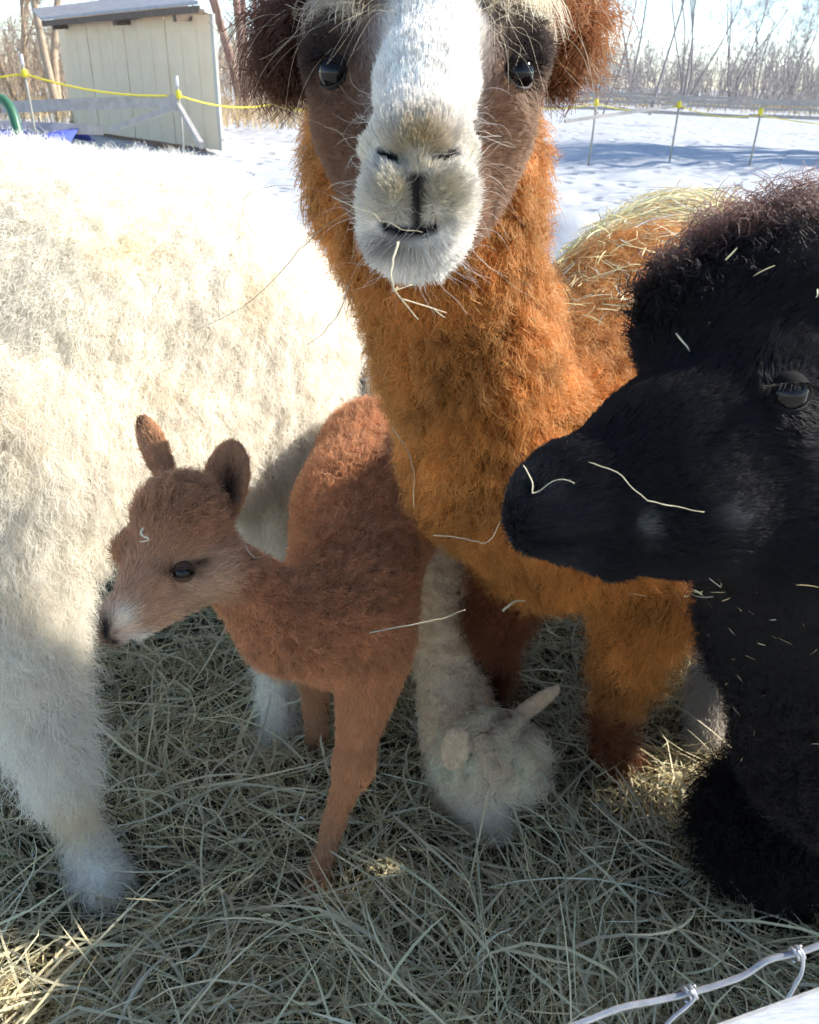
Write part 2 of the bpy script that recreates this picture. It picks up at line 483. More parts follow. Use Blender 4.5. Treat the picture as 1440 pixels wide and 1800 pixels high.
# ------------------------------------------------------------------ shed
SIDING = noisy('beige_siding', (.80, .63, .41), (.86, .70, .47), 3.0, .75, .1, 30)
TRIMW = noisy('pale_trim', (.50, .47, .40), (.56, .53, .46), 4, .7)
TIN = noisy('roof_tin', (.25, .25, .26), (.38, .38, .39), 6, .45, .1, 20, spec=.5)
RAFT = noisy('old_rafter', (.12, .09, .07), (.20, .15, .11), 12, .85, .2, 40)
def shed():
    R, Lp = G(392, 265), G(140, 228)
    root = empty('garden_shed', tuple((R + Lp) / 2), 'small beige panel shed with a sloping tin roof on the snow', 'shed')
    t = nrm(Lp - R); n = nrm(np.cross(t, A3(0, 0, 1)));
    if n[1] > 0: n = -n
    W = np.linalg.norm(Lp - R); hR, hL = 2.03, 1.97
    D = 2.4; bk = nrm(A3(-.42, .9, 0))
    V, Fc = [], []
    c = [R - n * .03, R + t * W - n * .03, R + t * W + bk * D, R + bk * D]
    hs = [hR - .02, hL - .02, hL + .25, hR + .25]
    V = [q for q in c] + [q + A3(0, 0, h) for q, h in zip(c, hs)]
    wl_ = link_mesh('wall', V, [(0, 1, 5, 4), (1, 2, 6, 5), (2, 3, 7, 6), (3, 0, 4, 7)], SIDING, root, False)
    k = 11
    for i in range(k):
        a0, a1 = W * i / k + .008, W * (i + 1) / k - .008
        h = lambda s: hR + (hL - hR) * s / W
        off = .012 * ((i * 7) % 3)
        V = [R + t * a + n * (q - off * .3) + A3(0, 0, z) for q in (.02, -.02) for a, z in ((a0, 0), (a1, 0), (a1, h(a1)), (a0, h(a0)))]
        link_mesh('siding_panel', V, [(0, 1, 2, 3), (7, 6, 5, 4), (0, 4, 5, 1), (1, 5, 6, 2), (2, 6, 7, 3), (3, 7, 4, 0)], SIDING, wl_, False)
    link_mesh('corner_board', *box_between(R - t * .02 + n * .03, R - t * .02 + n * .03 + A3(0, 0, hR), .09, .05, n), TRIMW, root, False)
    e = .35
    p0 = R - t * .15 + n * e + A3(0, 0, hR + .10); p1 = R + t * (W + .28) + n * e + A3(0, 0, hL + .06)
    q0 = p0 + bk * (D + .7) + A3(0, 0, .30); q1 = p1 + bk * (D + .7) + A3(0, 0, .30)
    dz = A3(0, 0, .05)
    V = [p0, p1, q1, q0, p0 + dz, p1 + dz, q1 + dz, q0 + dz]
    rf = link_mesh('roof', V, [(0, 1, 2, 3), (7, 6, 5, 4), (0, 4, 5, 1), (1, 5, 6, 2), (2, 6, 7, 3), (3, 7, 4, 0)], TIN, root, False)
    for s in (.12, .5, .97):
        a = R + t * (W * s) + n * (e - .04) + A3(0, 0, hR + (hL - hR) * s - .03)
        link_mesh('rafter', *box_between(a, a - n * (e + .2) + A3(0, 0, .06), .12, .16), RAFT, rf, False)
    link_mesh('fascia', *box_between(p0 - A3(0, 0, .06) - n * .02, p1 - A3(0, 0, .06) - n * .02, .03, .10), RAFT, rf, False)
shed()

# ------------------------------------------------------------------ fences behind
YEL = mat('yellow_plastic', (.75, .62, .04), .5, .4)
POSTG = noisy('weathered_post', (.30, .29, .25), (.42, .40, .35), 20, .8)
WOODG = noisy('grey_rail', (.36, .33, .30), (.48, .45, .41), 9, .85, .2, 50)
WHITEP = mat('white_plastic', (.75, .75, .75), .5, .4)
def thin_post(pt, pb, label, grp, cap=True):
    b = G(*pb); top = up_at(*pt, b)
    root = empty('fence_post', tuple(b), label, 'fence post', grp)
    link_mesh('stake', *tube([b - A3(0, 0, .1), (b + top) / 2 + A3(.01, 0, 0), top], .018, 6), POSTG, root)
    h = top - A3(0, 0, .12)
    link_mesh('insulator', *tube([h - A3(0, 0, .05), h - A3(0, 0, .03), h + A3(0, 0, .05), h + A3(0, 0, .07)], [.02, .045, .045, .02], 8), YEL, root)
    if cap: link_mesh('cap', *tube([top - A3(0, 0, .0), top + A3(0, 0, .14)], [.024, .02], 8), WHITEP, root)
    return h
g1 = 'thin electric fence posts'
hl = [thin_post((65, 115), (67, 268), 'thin post with a white tip left of the shed', g1), thin_post((314, 152), (324, 278), 'thin white-tipped post standing before the beige shed', g1)]
hr = [thin_post((1050, 168), (1035, 285), 'thin leaning post with yellow insulator nearest the brown head', g1, False),
      thin_post((1196, 172), (1177, 283), 'thin fence post, middle one of three in the snow', g1, False),
      thin_post((1340, 184), (1318, 287), 'thin fence post, rightmost of three in the snow', g1, False)]
def tape(pts, label, r=.016):
    P_ = []
    for a, b in zip(pts[:-1], pts[1:]):
        a, b = A3(*a), A3(*b)
        for s in np.linspace(0, 1, 9)[:-1]:
            q = a + (b - a) * s; q[2] -= .10 * 4 * s * (1 - s); P_.append(q)
    P_.append(A3(*pts[-1]))
    o = link_mesh('fence_tape', *tube(P_, r, 5), YEL); tag(o, label, 'fence tape', 'yellow fence tapes')
far_l = up_at(0, 160, G(-60, 262)) + A3(-3, 0, 0)
tape([far_l, hl[0], hl[1], up_at(440, 182, A3(-2.6, 15.5, 0)), up_at(700, 200, A3(-.2, 15, 0))], 'yellow tape sagging across in front of the beige shed', .014)
tape([up_at(930, 180, A3(1.2, 14.8, 0)), hr[0], hr[1], hr[2] - A3(0, 0, .05), hr[2] + A3(3, .4, -.1)], 'yellow tape strung along the three posts in the snow', .009)
def rail_fence(name, label, segs, grp='grey wooden rail fences'):
    root = empty(name, tuple(segs[0][1]), label, 'fence', grp)
    for nm, a, b, w, h in segs:
        link_mesh(nm, *box_between(a, b, w, h), WOODG, root, False)
b0 = G(60, 262); b1 = G(323, 278)
rail_fence('rail_fence', 'grey wooden rail with two slanting braces before the shed', [
    ('rail', up_at(50, 190, b0) - A3(.4, 0, 0), up_at(322, 177, b1), .06, .17), ('brace', up_at(312, 186, b1), up_at(235, 228, b1 + A3(-1.2, .3, 0)), .06, .09),
    ('brace', up_at(318, 186, b1), up_at(372, 256, b1 + A3(.7, -1.6, 0)), .06, .09), ('post', b1 - A3(0, 0, .1), up_at(316, 172, b1), .09, .09),
    ('rail', up_at(-20, 222, b0) - A3(.5, 0, 0), up_at(130, 228, b0 + A3(1.0, .5, 0)), .05, .16)])
# rail fences across the far field on the right
for j, (y0, dist, lab) in enumerate(((196, 34., 'long grey rail fence crossing the field behind the three posts'), (182, 50., 'farther grey rail fence at the edge of the snowy field'))):
    segs = []
    for i in range(8):
        x = -1 + i * dist * .12 + j * 1.3; y = dist - .25 * x
        segs.append(('post', A3(x, y, -.1), A3(x, y, 1.05), .12, .12))
        if i < 7:
            x2 = x + dist * .12; y2 = dist - .25 * x2
            for z in (.45, .85): segs.append(('rail', A3(x, y - .07, z), A3(x2, y2 - .07, z + .05 * math.sin(i * 2.1)), .05, .11))
    rail_fence('rail_fence', lab, segs)
bb = up_at(1062, 182, G(1050, 283)); 
rail_fence('rail_fence', 'loose grey pole propped against the leaning post', [('pole', up_at(985, 213, G(985, 290)), up_at(1200, 183, G(1190, 282)), .04, .05)])

# green tube gate at the left edge, blue sheet behind it
GREEN = mat('green_enamel', (.045, .14, .075), .35, .5)
def gate():
    d0 = 3.4
    q = lambda x, y: P(x, y, d0)
    root = empty('tube_gate', tuple(G(40, 1000) * A3(1, 0, 0) + A3(-1.2, 3.2, 0)), 'green tube gate with a rounded corner at the left edge', 'gate')
    pth = [q(-300, 150), q(-120, 160), q(-10, 172), q(12, 182), q(24, 205), q(36, 250), q(60, 330), q(100, 470), q(112, 600)]
    link_mesh('frame', *tube(smooth_path(pth, 40), .021, 10), GREEN, root)
    for y0, y1 in ((282, 252), (400, 380), (520, 510)):
        link_mesh('rail', *tube([q(-300, y0 + 60), q(40 + (y1 - 250) * .24, y1)], .014, 8), GREEN, root)
gate()
SHEET = noisy('sheet_blue', (.06, .09, .38), (.09, .12, .48), 6, .5, .3, 12)
def blue_sheet():
    c = G(40, 262); V, Fc = [], []
    n = 14
    for i in range(n):
        for j in range(n):
            u, v = i / (n - 1), j / (n - 1)
            p = c + A3(-3.2 + 4.0 * u, -.5 + 1.6 * v, .10 + .14 * math.sin(u * 9 + v * 4) * math.sin(v * 5 + 1) + .12 * math.sin(v * math.pi))
            V.append(p)
    for i in range(n - 1):
        for j in range(n - 1): Fc.append((i * n + j, (i + 1) * n + j, (i + 1) * n + j + 1, i * n + j + 1))
    o = link_mesh('tarpaulin', V, np.array(Fc), SHEET)
    s = o.modifiers.new('thick', 'SOLIDIFY'); s.thickness = .02
    tag(o, 'blue tarpaulin spread on the snow behind the green gate', 'tarpaulin')
blue_sheet()

# ------------------------------------------------------------------ bare trees
def bark(name, c1, c2): return noisy(name, c1, c2, 3, .9)
BARK = [bark('grey_bark', (.22, .20, .195), (.31, .285, .28)), bark('tan_bark', (.34, .25, .17), (.46, .36, .26)), bark('rosy_bark', (.26, .16, .13), (.36, .25, .21))]
def grow_tree(r, base, H, spread, depth=4, sides=4, r0=None, stems=1, kids=(5, 8), thin=1.0):
    trunk, limbs = [], []
    def branch(p, d, ln, rad, lev):
        n = 5 if lev < 2 else 4
        pts = [p]; dd = d
        for i in range(n - 1):
            dd = nrm(dd + r.normal(0, .11 + .03 * lev, 3) + A3(0, 0, .05)); pts.append(pts[-1] + dd * ln / (n - 1))
        rr = np.linspace(rad, rad * (.45 if lev < depth else .5), n)
        (trunk if lev == 0 else limbs).append(tube(pts, rr, 7 if lev == 0 else (sides if lev < 3 else 3), False))
        if lev >= depth: return
        for _ in range(int(r.integers(*kids))):
            s = r.uniform(.35 if lev == 0 else .2, 1.0); x = s * (n - 1); i = min(int(x), n - 2)
            q = pts[i] + (pts[i + 1] - pts[i]) * (x - i)
            side = nrm(r.normal(0, 1, 3) * A3(1, 1, .35))
            branch(q, nrm(dd * .8 + side * spread + A3(0, 0, .25)), ln * r.uniform(.38, .62) * (1 if lev else .9), max(rad * (1 - .55 * s) * .5, .006 * thin), lev + 1)
    for k in range(stems):
        d = nrm(A3(0, 0, 1) + r.normal(0, .10 if stems == 1 else .22, 3) * A3(1, 1, .2))
        branch(A3(*base) + A3(r.normal(0, .12) * (stems > 1), 0, -.1), d, H * r.uniform(.85, 1.0), (r0 or H * .016), 0)
    return merge(trunk), merge(limbs)
def tree(base, H, label, seed, m=0, spread=.8, stems=1, depth=4, kids=(5, 8), r0=None, thin=1.0, cat='tree', name='bare_tree', grp='bare winter trees'):
    r = np.random.default_rng(seed)
    root = empty(name, tuple(base), label, cat, grp)
    t, l = grow_tree(r, base, H, spread, depth, 4, r0, stems, kids, thin)
    link_mesh('trunk', *t, BARK[m], root); link_mesh('crown', *l, BARK[m], root)
def at_dist(px, dist):
    v = _f + (px - 720) / F_PX * _r + (900 - 150) / F_PX * _u
    q = v[:2] / np.linalg.norm(v[:2]) * dist
    return A3(q[0], q[1], 0)
tree(at_dist(1207, 62), 9.5, 'pale many-stemmed bare tree right of the brown head', 5, 0, .8, 6, 4, (4, 6), .06)
tree(at_dist(1150, 48), 11, 'slim bare tree with a dark trunk behind the leaning post', 6, 0, .6, 1, 4, (6, 8), .065)
tree(at_dist(1060, 40), 9, 'tall thin bare sapling beside the right tuft of the brown head', 7, 0, .5, 2, 4, (4, 6), .04)
tree(at_dist(1290, 75), 9, 'rounded twiggy bare tree right of the many-stemmed one', 8, 0, .9, 4, 4, (4, 7), .07)
tree(at_dist(1395, 85), 7.5, 'low bushy bare tree at the far right edge', 9, 0, .9, 4, 4, (4, 7), .06)
tree(at_dist(1330, 110), 9, 'hazy bare tree low against the sky at the right', 10, 0, .9, 2, 4, (4, 6), .12)
tree(at_dist(1110, 95), 12, 'broad far bare tree behind the slim dark trunk', 16, 0, .9, 2, 4, (4, 6), .12)
tree(at_dist(1010, 80), 12, 'far bare tree peeping past the right tuft of hair', 15, 0, .9, 2, 4, (4, 6), .12)
tree(at_dist(432, 30), 7, 'forked rosy-barked tree just right of the shed', 11, 2, .7, 3, 4, (4, 6), .16)
tree(at_dist(90, 26), 7, 'bare tree with a straight trunk left of the shed', 12, 1, .6, 2, 4, (5, 7), .12)
tree(at_dist(30, 32), 6, 'tan twiggy bare tree in the top left corner', 13, 1, .9, 3, 4, (5, 7), .08)
tree(at_dist(-60, 34), 7, 'tan bare tree cut by the left edge', 14, 1, .9, 3, 4, (4, 6), .09)
tree(at_dist(215, 45), 9, 'bare tree rising behind the shed roof', 17, 1, .8, 3, 4, (4, 6), .1)
tree(at_dist(330, 50), 10, 'tall bare tree behind the right end of the shed', 18, 0, .8, 2, 4, (4, 6), .12)
tree(at_dist(475, 55), 10, 'bare tree behind the left tuft of brown hair', 19, 2, .8, 2, 4, (4, 6), .12)
# a tree out to the right whose shadow lies in bars across the snow
for i, (x, y, h) in enumerate(((11.6, 19.6, 7.5), (13.2, 21.4, 8.0), (15.0, 20.6, 8.5))):
    tree(A3(x, y, 0), h, ['bare tree outside the frame to the right, nearest of three', 'bare tree outside the frame to the right, middle of three', 'bare tree outside the frame to the right, farthest of three'][i], 30 + i, 0, 1.0, 5, 3, (5, 8), .18)
# thickets: tan brush behind the shed, far wood round the field
def thicket(name, label, n, place, h, m, seed, rad, cat):
    r = np.random.default_rng(seed); parts = []
    for _ in range(n):
        b = place(r); hh = h * r.uniform(.5, 1.15)
        d = nrm(A3(r.normal(0, .18), r.normal(0, .18), 1))
        p1 = b + d * hh * .5 + r.normal(0, .03 * hh, 3); p2 = b + d * hh + r.normal(0, .08 * hh, 3)
        parts.append(tube([b, p1, p2], [rad, rad * .7, rad * .3], 3, False))
        for _k in range(6):
            s = r.uniform(.35, .9); q = b + (p2 - b) * s; e = q + nrm(r.normal(0, 1, 3) + A3(0, 0, .55)) * hh * r.uniform(.12, .34)
            parts.append(tube([q, e], [rad * .5, rad * .2], 3, False))
    o = link_mesh(name, *merge(parts), m); tag(o, label, cat, kind='stuff')
thicket('brushwood', 'tan winter brush behind the beige shed', 1000, lambda r: A3(*(at_dist(r.uniform(-250, 640), r.uniform(27, 44))[:2]), -.1), 2.6, BARK[1], 51, .018, 'brush')
thicket('far_wood', 'grey bare wood closing the far side of the field', 1700, lambda r: A3(*(at_dist(r.uniform(-400, 1900), r.uniform(95, 165))[:2]), -.1), 7.0, BARK[0], 52, .075, 'wood')
thicket('brushwood', 'grey brush at the foot of the right hand trees', 1000, lambda r: A3(*(at_dist(r.uniform(960, 1750), r.uniform(66, 95))[:2]), -.1), 4.2, BARK[0], 54, .026, 'brush')
DRY = noisy('dry_grass', (.42, .31, .17), (.56, .43, .26), 5, .9)
def dry_grass():
    r = np.random.default_rng(53); V = []; n = 9000
    px = r.uniform(-300, 1700, n); di = r.uniform(56, 105, n)
    l = r.random(n) < .35; px[l] = r.uniform(-200, 560, l.sum()); di[l] = r.uniform(22, 34, l.sum())
    b = np.array([at_dist(x, d) for x, d in zip(px, di)]); h = r.uniform(.4, 1.0, n) * np.where(l, .8, 1.1)
    a = r.uniform(0, 2 * np.pi, n); w = np.where(l, .012, .03)
    s = np.stack([np.cos(a), np.sin(a), np.zeros(n)], 1) * w[:, None]
    tip = b + np.stack([r.normal(0, .25, n), r.normal(0, .25, n), np.ones(n)], 1) * h[:, None]
    V = np.stack([b - s, b + s, tip], 1).reshape(-1, 3)
    o = link_mesh('dry_grass', V, np.arange(3 * n).reshape(-1, 3), DRY, None, False); tag(o, 'strip of dry tan grass along the field edge', 'grass', kind='stuff')
dry_grass()

# ------------------------------------------------------------------ hay bed
def colour_mat(name, trans=.25, rough=.6):
    m = bpy.data.materials.new(name); m.use_nodes = True
    b = bsdf(m); a = N(m, 'ShaderNodeAttribute'); a.attribute_name = 'col'
    b.inputs['Roughness'].default_value = rough; b.inputs['Specular IOR Level'].default_value = .35
    L(m, a.outputs['Color'], b.inputs['Base Color'])
    t = N(m, 'ShaderNodeBsdfTranslucent'); L(m, a.outputs['Color'], t.inputs[0])
    mx = N(m, 'ShaderNodeMixShader'); mx.inputs[0].default_value = trans
    out = [n for n in m.node_tree.nodes if n.type == 'OUTPUT_MATERIAL'][0]
    L(m, b.outputs[0], mx.inputs[1]); L(m, t.outputs[0], mx.inputs[2]); L(m, mx.outputs[0], out.inputs[0])
    return m
HAY = colour_mat('hay_blade', .3)
def hay_height(p):
    q = np.asarray(p, float).copy(); q[:, 2] = 0
    return .015 + .045 * vnoise(q, .35, 61) + .025 * vnoise(q, .12, 62)
def ribbons(name, start, head, tilt, length, width, curv, colr, seed, segs=5, twist=.6, arch=.15, nrm_up=None, parent=None, kink=.25):
    """Flat blades: each a strip that bends in its plane and arches a little."""
    r = np.random.default_rng(seed); n = len(start)
    t = np.linspace(0, 1, segs + 1)
    pos = np.zeros((n, segs + 1, 3)); pos[:, 0] = start
    h = head.copy(); ti = tilt.copy()
    kn = r.integers(1, segs, n); ka = np.where(r.random(n) < kink, r.normal(0, 1.0, n), 0)
    side = np.zeros((n, segs + 1, 3))
    tw0 = r.uniform(-1.2, 1.2, n); tw = r.normal(0, twist, n)
    for i in range(segs + 1):
        d = np.stack([np.cos(h) * np.cos(ti), np.sin(h) * np.cos(ti), np.sin(ti)], 1)
        s0 = np.stack([-np.sin(h), np.cos(h), np.zeros(n)], 1); u0 = np.cross(d, s0)
        a = tw0 + tw * t[i]
        side[:, i] = s0 * np.cos(a)[:, None] + u0 * np.sin(a)[:, None]
        if i < segs:
            pos[:, i + 1] = pos[:, i] + d * (length / segs)[:, None]
            h = h + curv / segs + np.where(kn == i, ka, 0); ti = ti - arch * 2 / segs * (.5 + r.random(n))
    wp = np.interp(t, [0, .15, .7, 1], [.6, 1, .85, .15])
    hw = width[:, None] * .5 * wp[None, :]
    A = pos - side * hw[..., None]; Bq = pos + side * hw[..., None]
    V = np.stack([A, Bq], 2).reshape(n, -1, 3)
    return V.reshape(-1, 3), strip_faces(n, segs), np.repeat(colr, 2 * (segs + 1), axis=0)
def strip_faces(n, segs):
    k = 2 * (segs + 1); i = np.arange(segs) * 2
    f = np.stack([i, i + 1, i + 3, i + 2], 1)
    return (np.arange(n)[:, None, None] * k + f[None]).reshape(-1, 4)
def coloured(name, V, Fq, C, m):
    o = link_mesh(name, V, Fq, m, None, True)
    at = o.data.attributes.new('col', 'FLOAT_COLOR', 'POINT')
    at.data.foreach_set('color', np.concatenate([C, np.ones((len(C), 1))], 1).astype(np.float32).ravel())
    return o
def hay_colours(r, n):
    base = np.array([(.54, .45, .25), (.64, .52, .29), (.43, .38, .21), (.76, .64, .40), (.50, .36, .20), (.46, .43, .25)])
    w = [.28, .22, .2, .12, .1, .08]
    return np.clip(base[r.choice(6, n, p=w)] * r.uniform(.65, 1.8, (n, 1)), 0, .88)
def hay_bed():
    r = np.random.default_rng(60)
    g = np.arange(-1.9, 2.4, .05); gy = np.arange(.1, 3.0, .05)
    X, Y = np.meshgrid(g, gy, indexing='ij'); p = np.stack([X.ravel(), Y.ravel(), np.zeros(X.size)], 1)
    edge = np.clip(1.15 - np.hypot((p[:, 0] - .2) / 2.1, (p[:, 1] - 1.4) / 1.55), -.4, 1)
    p[:, 2] = np.where(edge > 0, hay_height(p) * np.clip(edge * 4, 0, 1), 0) - .03 + np.minimum(edge, 0) * .3
    I = np.arange(X.size).reshape(X.shape)
    Fq = np.stack([I[:-1, :-1], I[1:, :-1], I[1:, 1:], I[:-1, 1:]], -1).reshape(-1, 4)
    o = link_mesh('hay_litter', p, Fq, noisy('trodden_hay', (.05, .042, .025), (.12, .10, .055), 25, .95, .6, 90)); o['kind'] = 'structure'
    n = 60000
    x = r.uniform(-1.25, 1.45, n); y = .45 + 2.1 * r.random(n) ** 1.45
    keep = np.hypot((x - .2) / 2.0, (y - 1.4) / 1.5) < 1; x, y = x[keep], y[keep]; n = len(x)
    st = np.stack([x, y, np.zeros(n)], 1)
    st[:, 2] = hay_height(st) - .03 + .045 * r.random(n) ** 1.3
    for fx, fy, rad in ((*G(190, 1585)[:2], .085), (*G(556, 1575)[:2], .05), (*G(1078, 1385)[:2], .07), (*(P(860, 1420, 1.45)[:2]), .10)):
        st[:, 2] -= .05 * np.exp(-((st[:, 0] - fx) ** 2 + (st[:, 1] - fy + .04) ** 2) / rad ** 2)
    ln = np.where(r.random(n) < .75, r.uniform(.03, .12, n), r.uniform(.10, .24, n))
    wd = np.where(r.random(n) < .80, r.uniform(.0008, .0024, n), r.uniform(.0025, .0056, n))
    flow = 2.2 * vnoise(st, .25, 63) * np.pi
    hd = np.where(r.random(n) < .5, flow + r.normal(0, .5, n), r.uniform(0, 2 * np.pi, n))
    hc = hay_colours(r, n); big = wd > .0024; hc[big] = hc[big] * .5 + np.array((.66, .60, .42)) * .5
    ln = np.where(big, ln * 1.3 + .03, ln); st[:, 2] += .012 * big
    V, Fq, C = ribbons('hay', st, hd, r.normal(.18, .22, n), ln, wd, r.normal(0, .9, n), hc, 64)
    m_ = 16000
    cs = st[r.integers(0, n, m_)] + np.stack([r.normal(0, .02, m_), r.normal(0, .02, m_), r.uniform(0, .02, m_)], 1)
    V2, F2, C2 = ribbons('hay', cs, r.uniform(0, 6.28, m_), r.normal(.1, .35, m_), r.uniform(.006, .022, m_), r.uniform(.0008, .0040, m_), r.normal(0, .5, m_), np.clip(hay_colours(r, m_) * 1.15, 0, .85), 65, 5)
    F2 = F2 + len(V); V = np.concatenate([V, V2]); Fq = np.concatenate([Fq, F2]); C = np.concatenate([C, C2])
    o = coloured('hay', V, Fq, C, HAY); tag(o, 'loose dried grass hay strewn thickly over the ground', 'hay', kind='stuff')
hay_bed()

# ================================================================== ANIMALS
RUST = (.58, .245, .060)
RUSTD = (.19, .060, .026)
BODIES = {}
def surf(B, box, fine=.004):
    """Look up how deep the skin lies at a pixel, from a first mesh of the body."""
    V, Fq = B.mesh(.02, fine, box); Nv = vnormals(V, Fq)
    px, py, dp = proj_all(V); vis = (Nv * nrm(V - CAM)).sum(1) < -.1
    def f(x, y, into=0.0):
        w = vis & (np.hypot(px - x, py - y) < 14)
        return P(x, y, dp[w].min() + into)
    return f
def finish(name, label, base, B, coarse, fine, box):
    V, Fq = B.mesh(coarse, fine, box)
    Nv = vnormals(V, Fq)
    root = empty(name, base, label, 'alpaca', 'alpacas gathered on the hay')
    return root, V, Fq, Nv, B.coat(V)

# ------------------------------------------------------------------ rust brown alpaca with the white face, in the middle
def brown_alpaca():
    B = Body()
    WH = (.93, .89, .81); BR = (.23, .115, .065); CR = (.74, .66, .48)
    back = nrm(A3(0, .9, .35))
    up = nrm(A3(0, .5, .85))
    # neck, chest, trunk
    fl = .026
    B.limb(P(738, 120, .84), P(742, 290, .84), .090, .108, fl, RUST, (0, 0, -1), .75, .05)
    B.limb(P(742, 290, .84), P(768, 400, .88), .108, .094, fl, RUST, (0, 0, -1), .75, .06)
    B.limb(P(768, 400, .88), P(818, 600, .97), .094, .100, fl, RUST, (0, 0, -1), .75, .06)
    B.limb(P(818, 600, .97), P(880, 800, 1.12), .100, .120, fl, RUST, (0, 0, -1), .75, .06)
    B.limb(P(880, 800, 1.12), P(985, 910, 1.27), .120, .142, fl, RUST, (0, 0, -1), .75, .08)
    B.limb((.28, 1.14, .68), (.45, 1.55, .74), .185, .215, .035, RUST, (.3, .6, -.7), .7, .08)
    B.limb((.45, 1.55, .74), (.62, 1.95, .75), .215, .225, .035, RUST, (.3, .6, -.7), .7, .08)
    # forelegs
    B.limb(P(1150, 1015, 1.30), P(1102, 1170, 1.38), .115, .068, .04, RUST, (.1, -.1, -1), .35, .05)
    B.limb(P(1100, 1170, 1.38), P(1075, 1265, 1.46), .066, .048, .045, RUSTD, (.1, -.1, -1), .3, .03)
    B.limb(P(1075, 1265, 1.46), G(1078, 1385) + A3(0, .03, .055), .050, .056, .05, RUSTD, (.1, -.1, -1), .25, .03)
    B.limb((.20, 1.16, .55), (.17, 1.24, .30), .10, .062, .04, RUSTD, (0, 0, -1), .35, .05)
    B.limb((.17, 1.24, .30), (.165, 1.25, .03), .058, .055, .04, RUSTD, (0, 0, -1), .3, .03)
    # hind legs
    for x, y in ((.50, 1.98), (.74, 1.90)):
        B.limb((x, y - .05, .62), (x, y, .38), .13, .07, .03, RUST, (0, 0, -1), .4, .06)
        B.limb((x, y, .38), (x, y + .03, .03), .055, .05, .03, RUSTD, (0, 0, -1), .4, .03)
    # head
    sf = .007
    B.ball(P(752, 60, .70), (.080, .085, .080), None, .016, BR, back, .45, .03, 'cran')
    B.ball(P(745, 205, .675), (.097, .072, .085), None, sf, BR, back, .3, .03, 'cheek')
    B.limb(P(762, 60, .615), P(750, 150, .575), .037, .034, sf, WH, up, .3, .018, 'bridge')
    B.limb(P(750, 150, .575), P(740, 240, .545), .034, .034, sf, WH, up, .3, .02, 'bridge')
    B.ball(P(736, 318, .550), (.0365, .040, .043), None, .006, CR, up, .35, .02, 'muzzle')
    B.ball(P(688, 347, .533), (.0225, .026, .031), None, .006, CR, (-.8, .2, .3), .35, .006, 'lip')
    B.ball(P(777, 347, .533), (.0240, .026, .031), None, .006, CR, (.8, .2, .3), .35, .008, 'lip')
    B.ball(P(737, 246, .527), (.026, .020, .019), None, .006, CR, up, .4, .010, 'nosetop')
    B.ball(P(672, 264, .545), (.015, .016, .010), None, .005, CR, up, .4, .010, 'nosetop')
    B.ball(P(798, 264, .545), (.016, .016, .010), None, .005, CR, up, .4, .010, 'nosetop')
    B.ball(P(722, 403, .562), (.033, .033, .020), None, .012, CR, (0, .3, -.9), .45, .010, 'chin')
    B.limb(P(745, 330, .68), P(728, 400, .59), .066, .038, .009, BR, back, .35, .03, 'jaw')
    for s, ex in ((-1, 588), (1, 911)):
        B.ball(P(ex + s * 6, 100, .648), (.026, .030, .030), None, sf, (.05, .03, .022), (s * .8, .4, -.3), .35, .02, 'brow')
    # long tufts beside the forehead, pale forelock, ears
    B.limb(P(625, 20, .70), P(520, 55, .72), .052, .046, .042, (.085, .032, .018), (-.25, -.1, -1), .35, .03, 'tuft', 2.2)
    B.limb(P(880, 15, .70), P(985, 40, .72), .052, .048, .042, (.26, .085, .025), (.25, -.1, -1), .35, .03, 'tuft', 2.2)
    B.limb(P(650, 2, .650), P(862, -2, .650), .040, .040, .040, (.90, .80, .60), (0, -.5, -.9), .35, .03, 'forelock', 2.4)
    B.limb(P(540, -60, .74), P(500, -260, .76), .030, .012, .015, RUSTD, (0, 0, 1), .3, .02)
    B.limb(P(950, -60, .74), P(1000, -260, .76), .030, .012, .015, RUSTD, (0, 0, 1), .3, .02)
    # nostrils, the slit between the lips, the mouth
    # eye sockets
    for ex in (588, 911):
        B.dig('e', P(ex, 127, .610), (.010, .020, .013), k=.008)
    lo = np.minimum(P(560, 0, .5), P(930, 490, .66)) - .02; hi = np.maximum(P(560, 0, .68), P(930, 490, .5)) + .02
    lo[1], hi[1] = .38, .70; lo[2], hi[2] = 1.04, 1.36
    q = surf(B, (lo, hi))
    B.dig('l', q(664, 264, .004), q(700, 279, .004), .0045, .0075, k=.004)
    B.dig('l', q(804, 264, .004), q(771, 278, .004), .0045, .0070, k=.004)
    B.dig('l', q(734, 325, .000), q(733, 360, .002), .0085, .0080, k=.007)
    B.dig('l', q(733, 360, .002), q(731, 398, .002), .0080, .0095, k=.006)
    B.dig('l', q(664, 386, .004), q(700, 403, .004), .0050, .0085, k=.005)
    B.dig('l', q(700, 403, .004), q(745, 406, .004), .0085, .0085, k=.005)
    B.dig('l', q(745, 406, .004), q(784, 390, .004), .0085, .0045, k=.005)
    base = A3(.30, 1.2, 0)
    root, V, Fq, Nv, ct = finish('brown_alpaca', 'rust brown alpaca with a white blaze and pale muzzle facing the camera', base, B, .014, .0032, (lo, hi))
    # markings of the face
    px, py, dp = proj_all(V)
    head = dp < .70
    face = head & (ct['fur'] < .022)
    bl_c = 762 - (py - 60) * .08                      # the blaze: a band down the bridge, widening over the muzzle
    half = np.interp(py, [0, 60, 130, 200, 260, 330, 400, 450, 500], [70, 66, 66, 78, 94, 106, 104, 98, 80])
    e = (np.abs(px - bl_c) - half) / 10
    w = 1 / (1 + np.exp(np.clip(e + 1.2 * (vnoise(V, .012, 3) - .5) * 2, -20, 20)))
    w = np.where(face & (py > -20) & (dp < .62), w, 0)
    white = np.tile(np.array(WH), (len(V), 1))
    tan = np.array((.33, .225, .085))
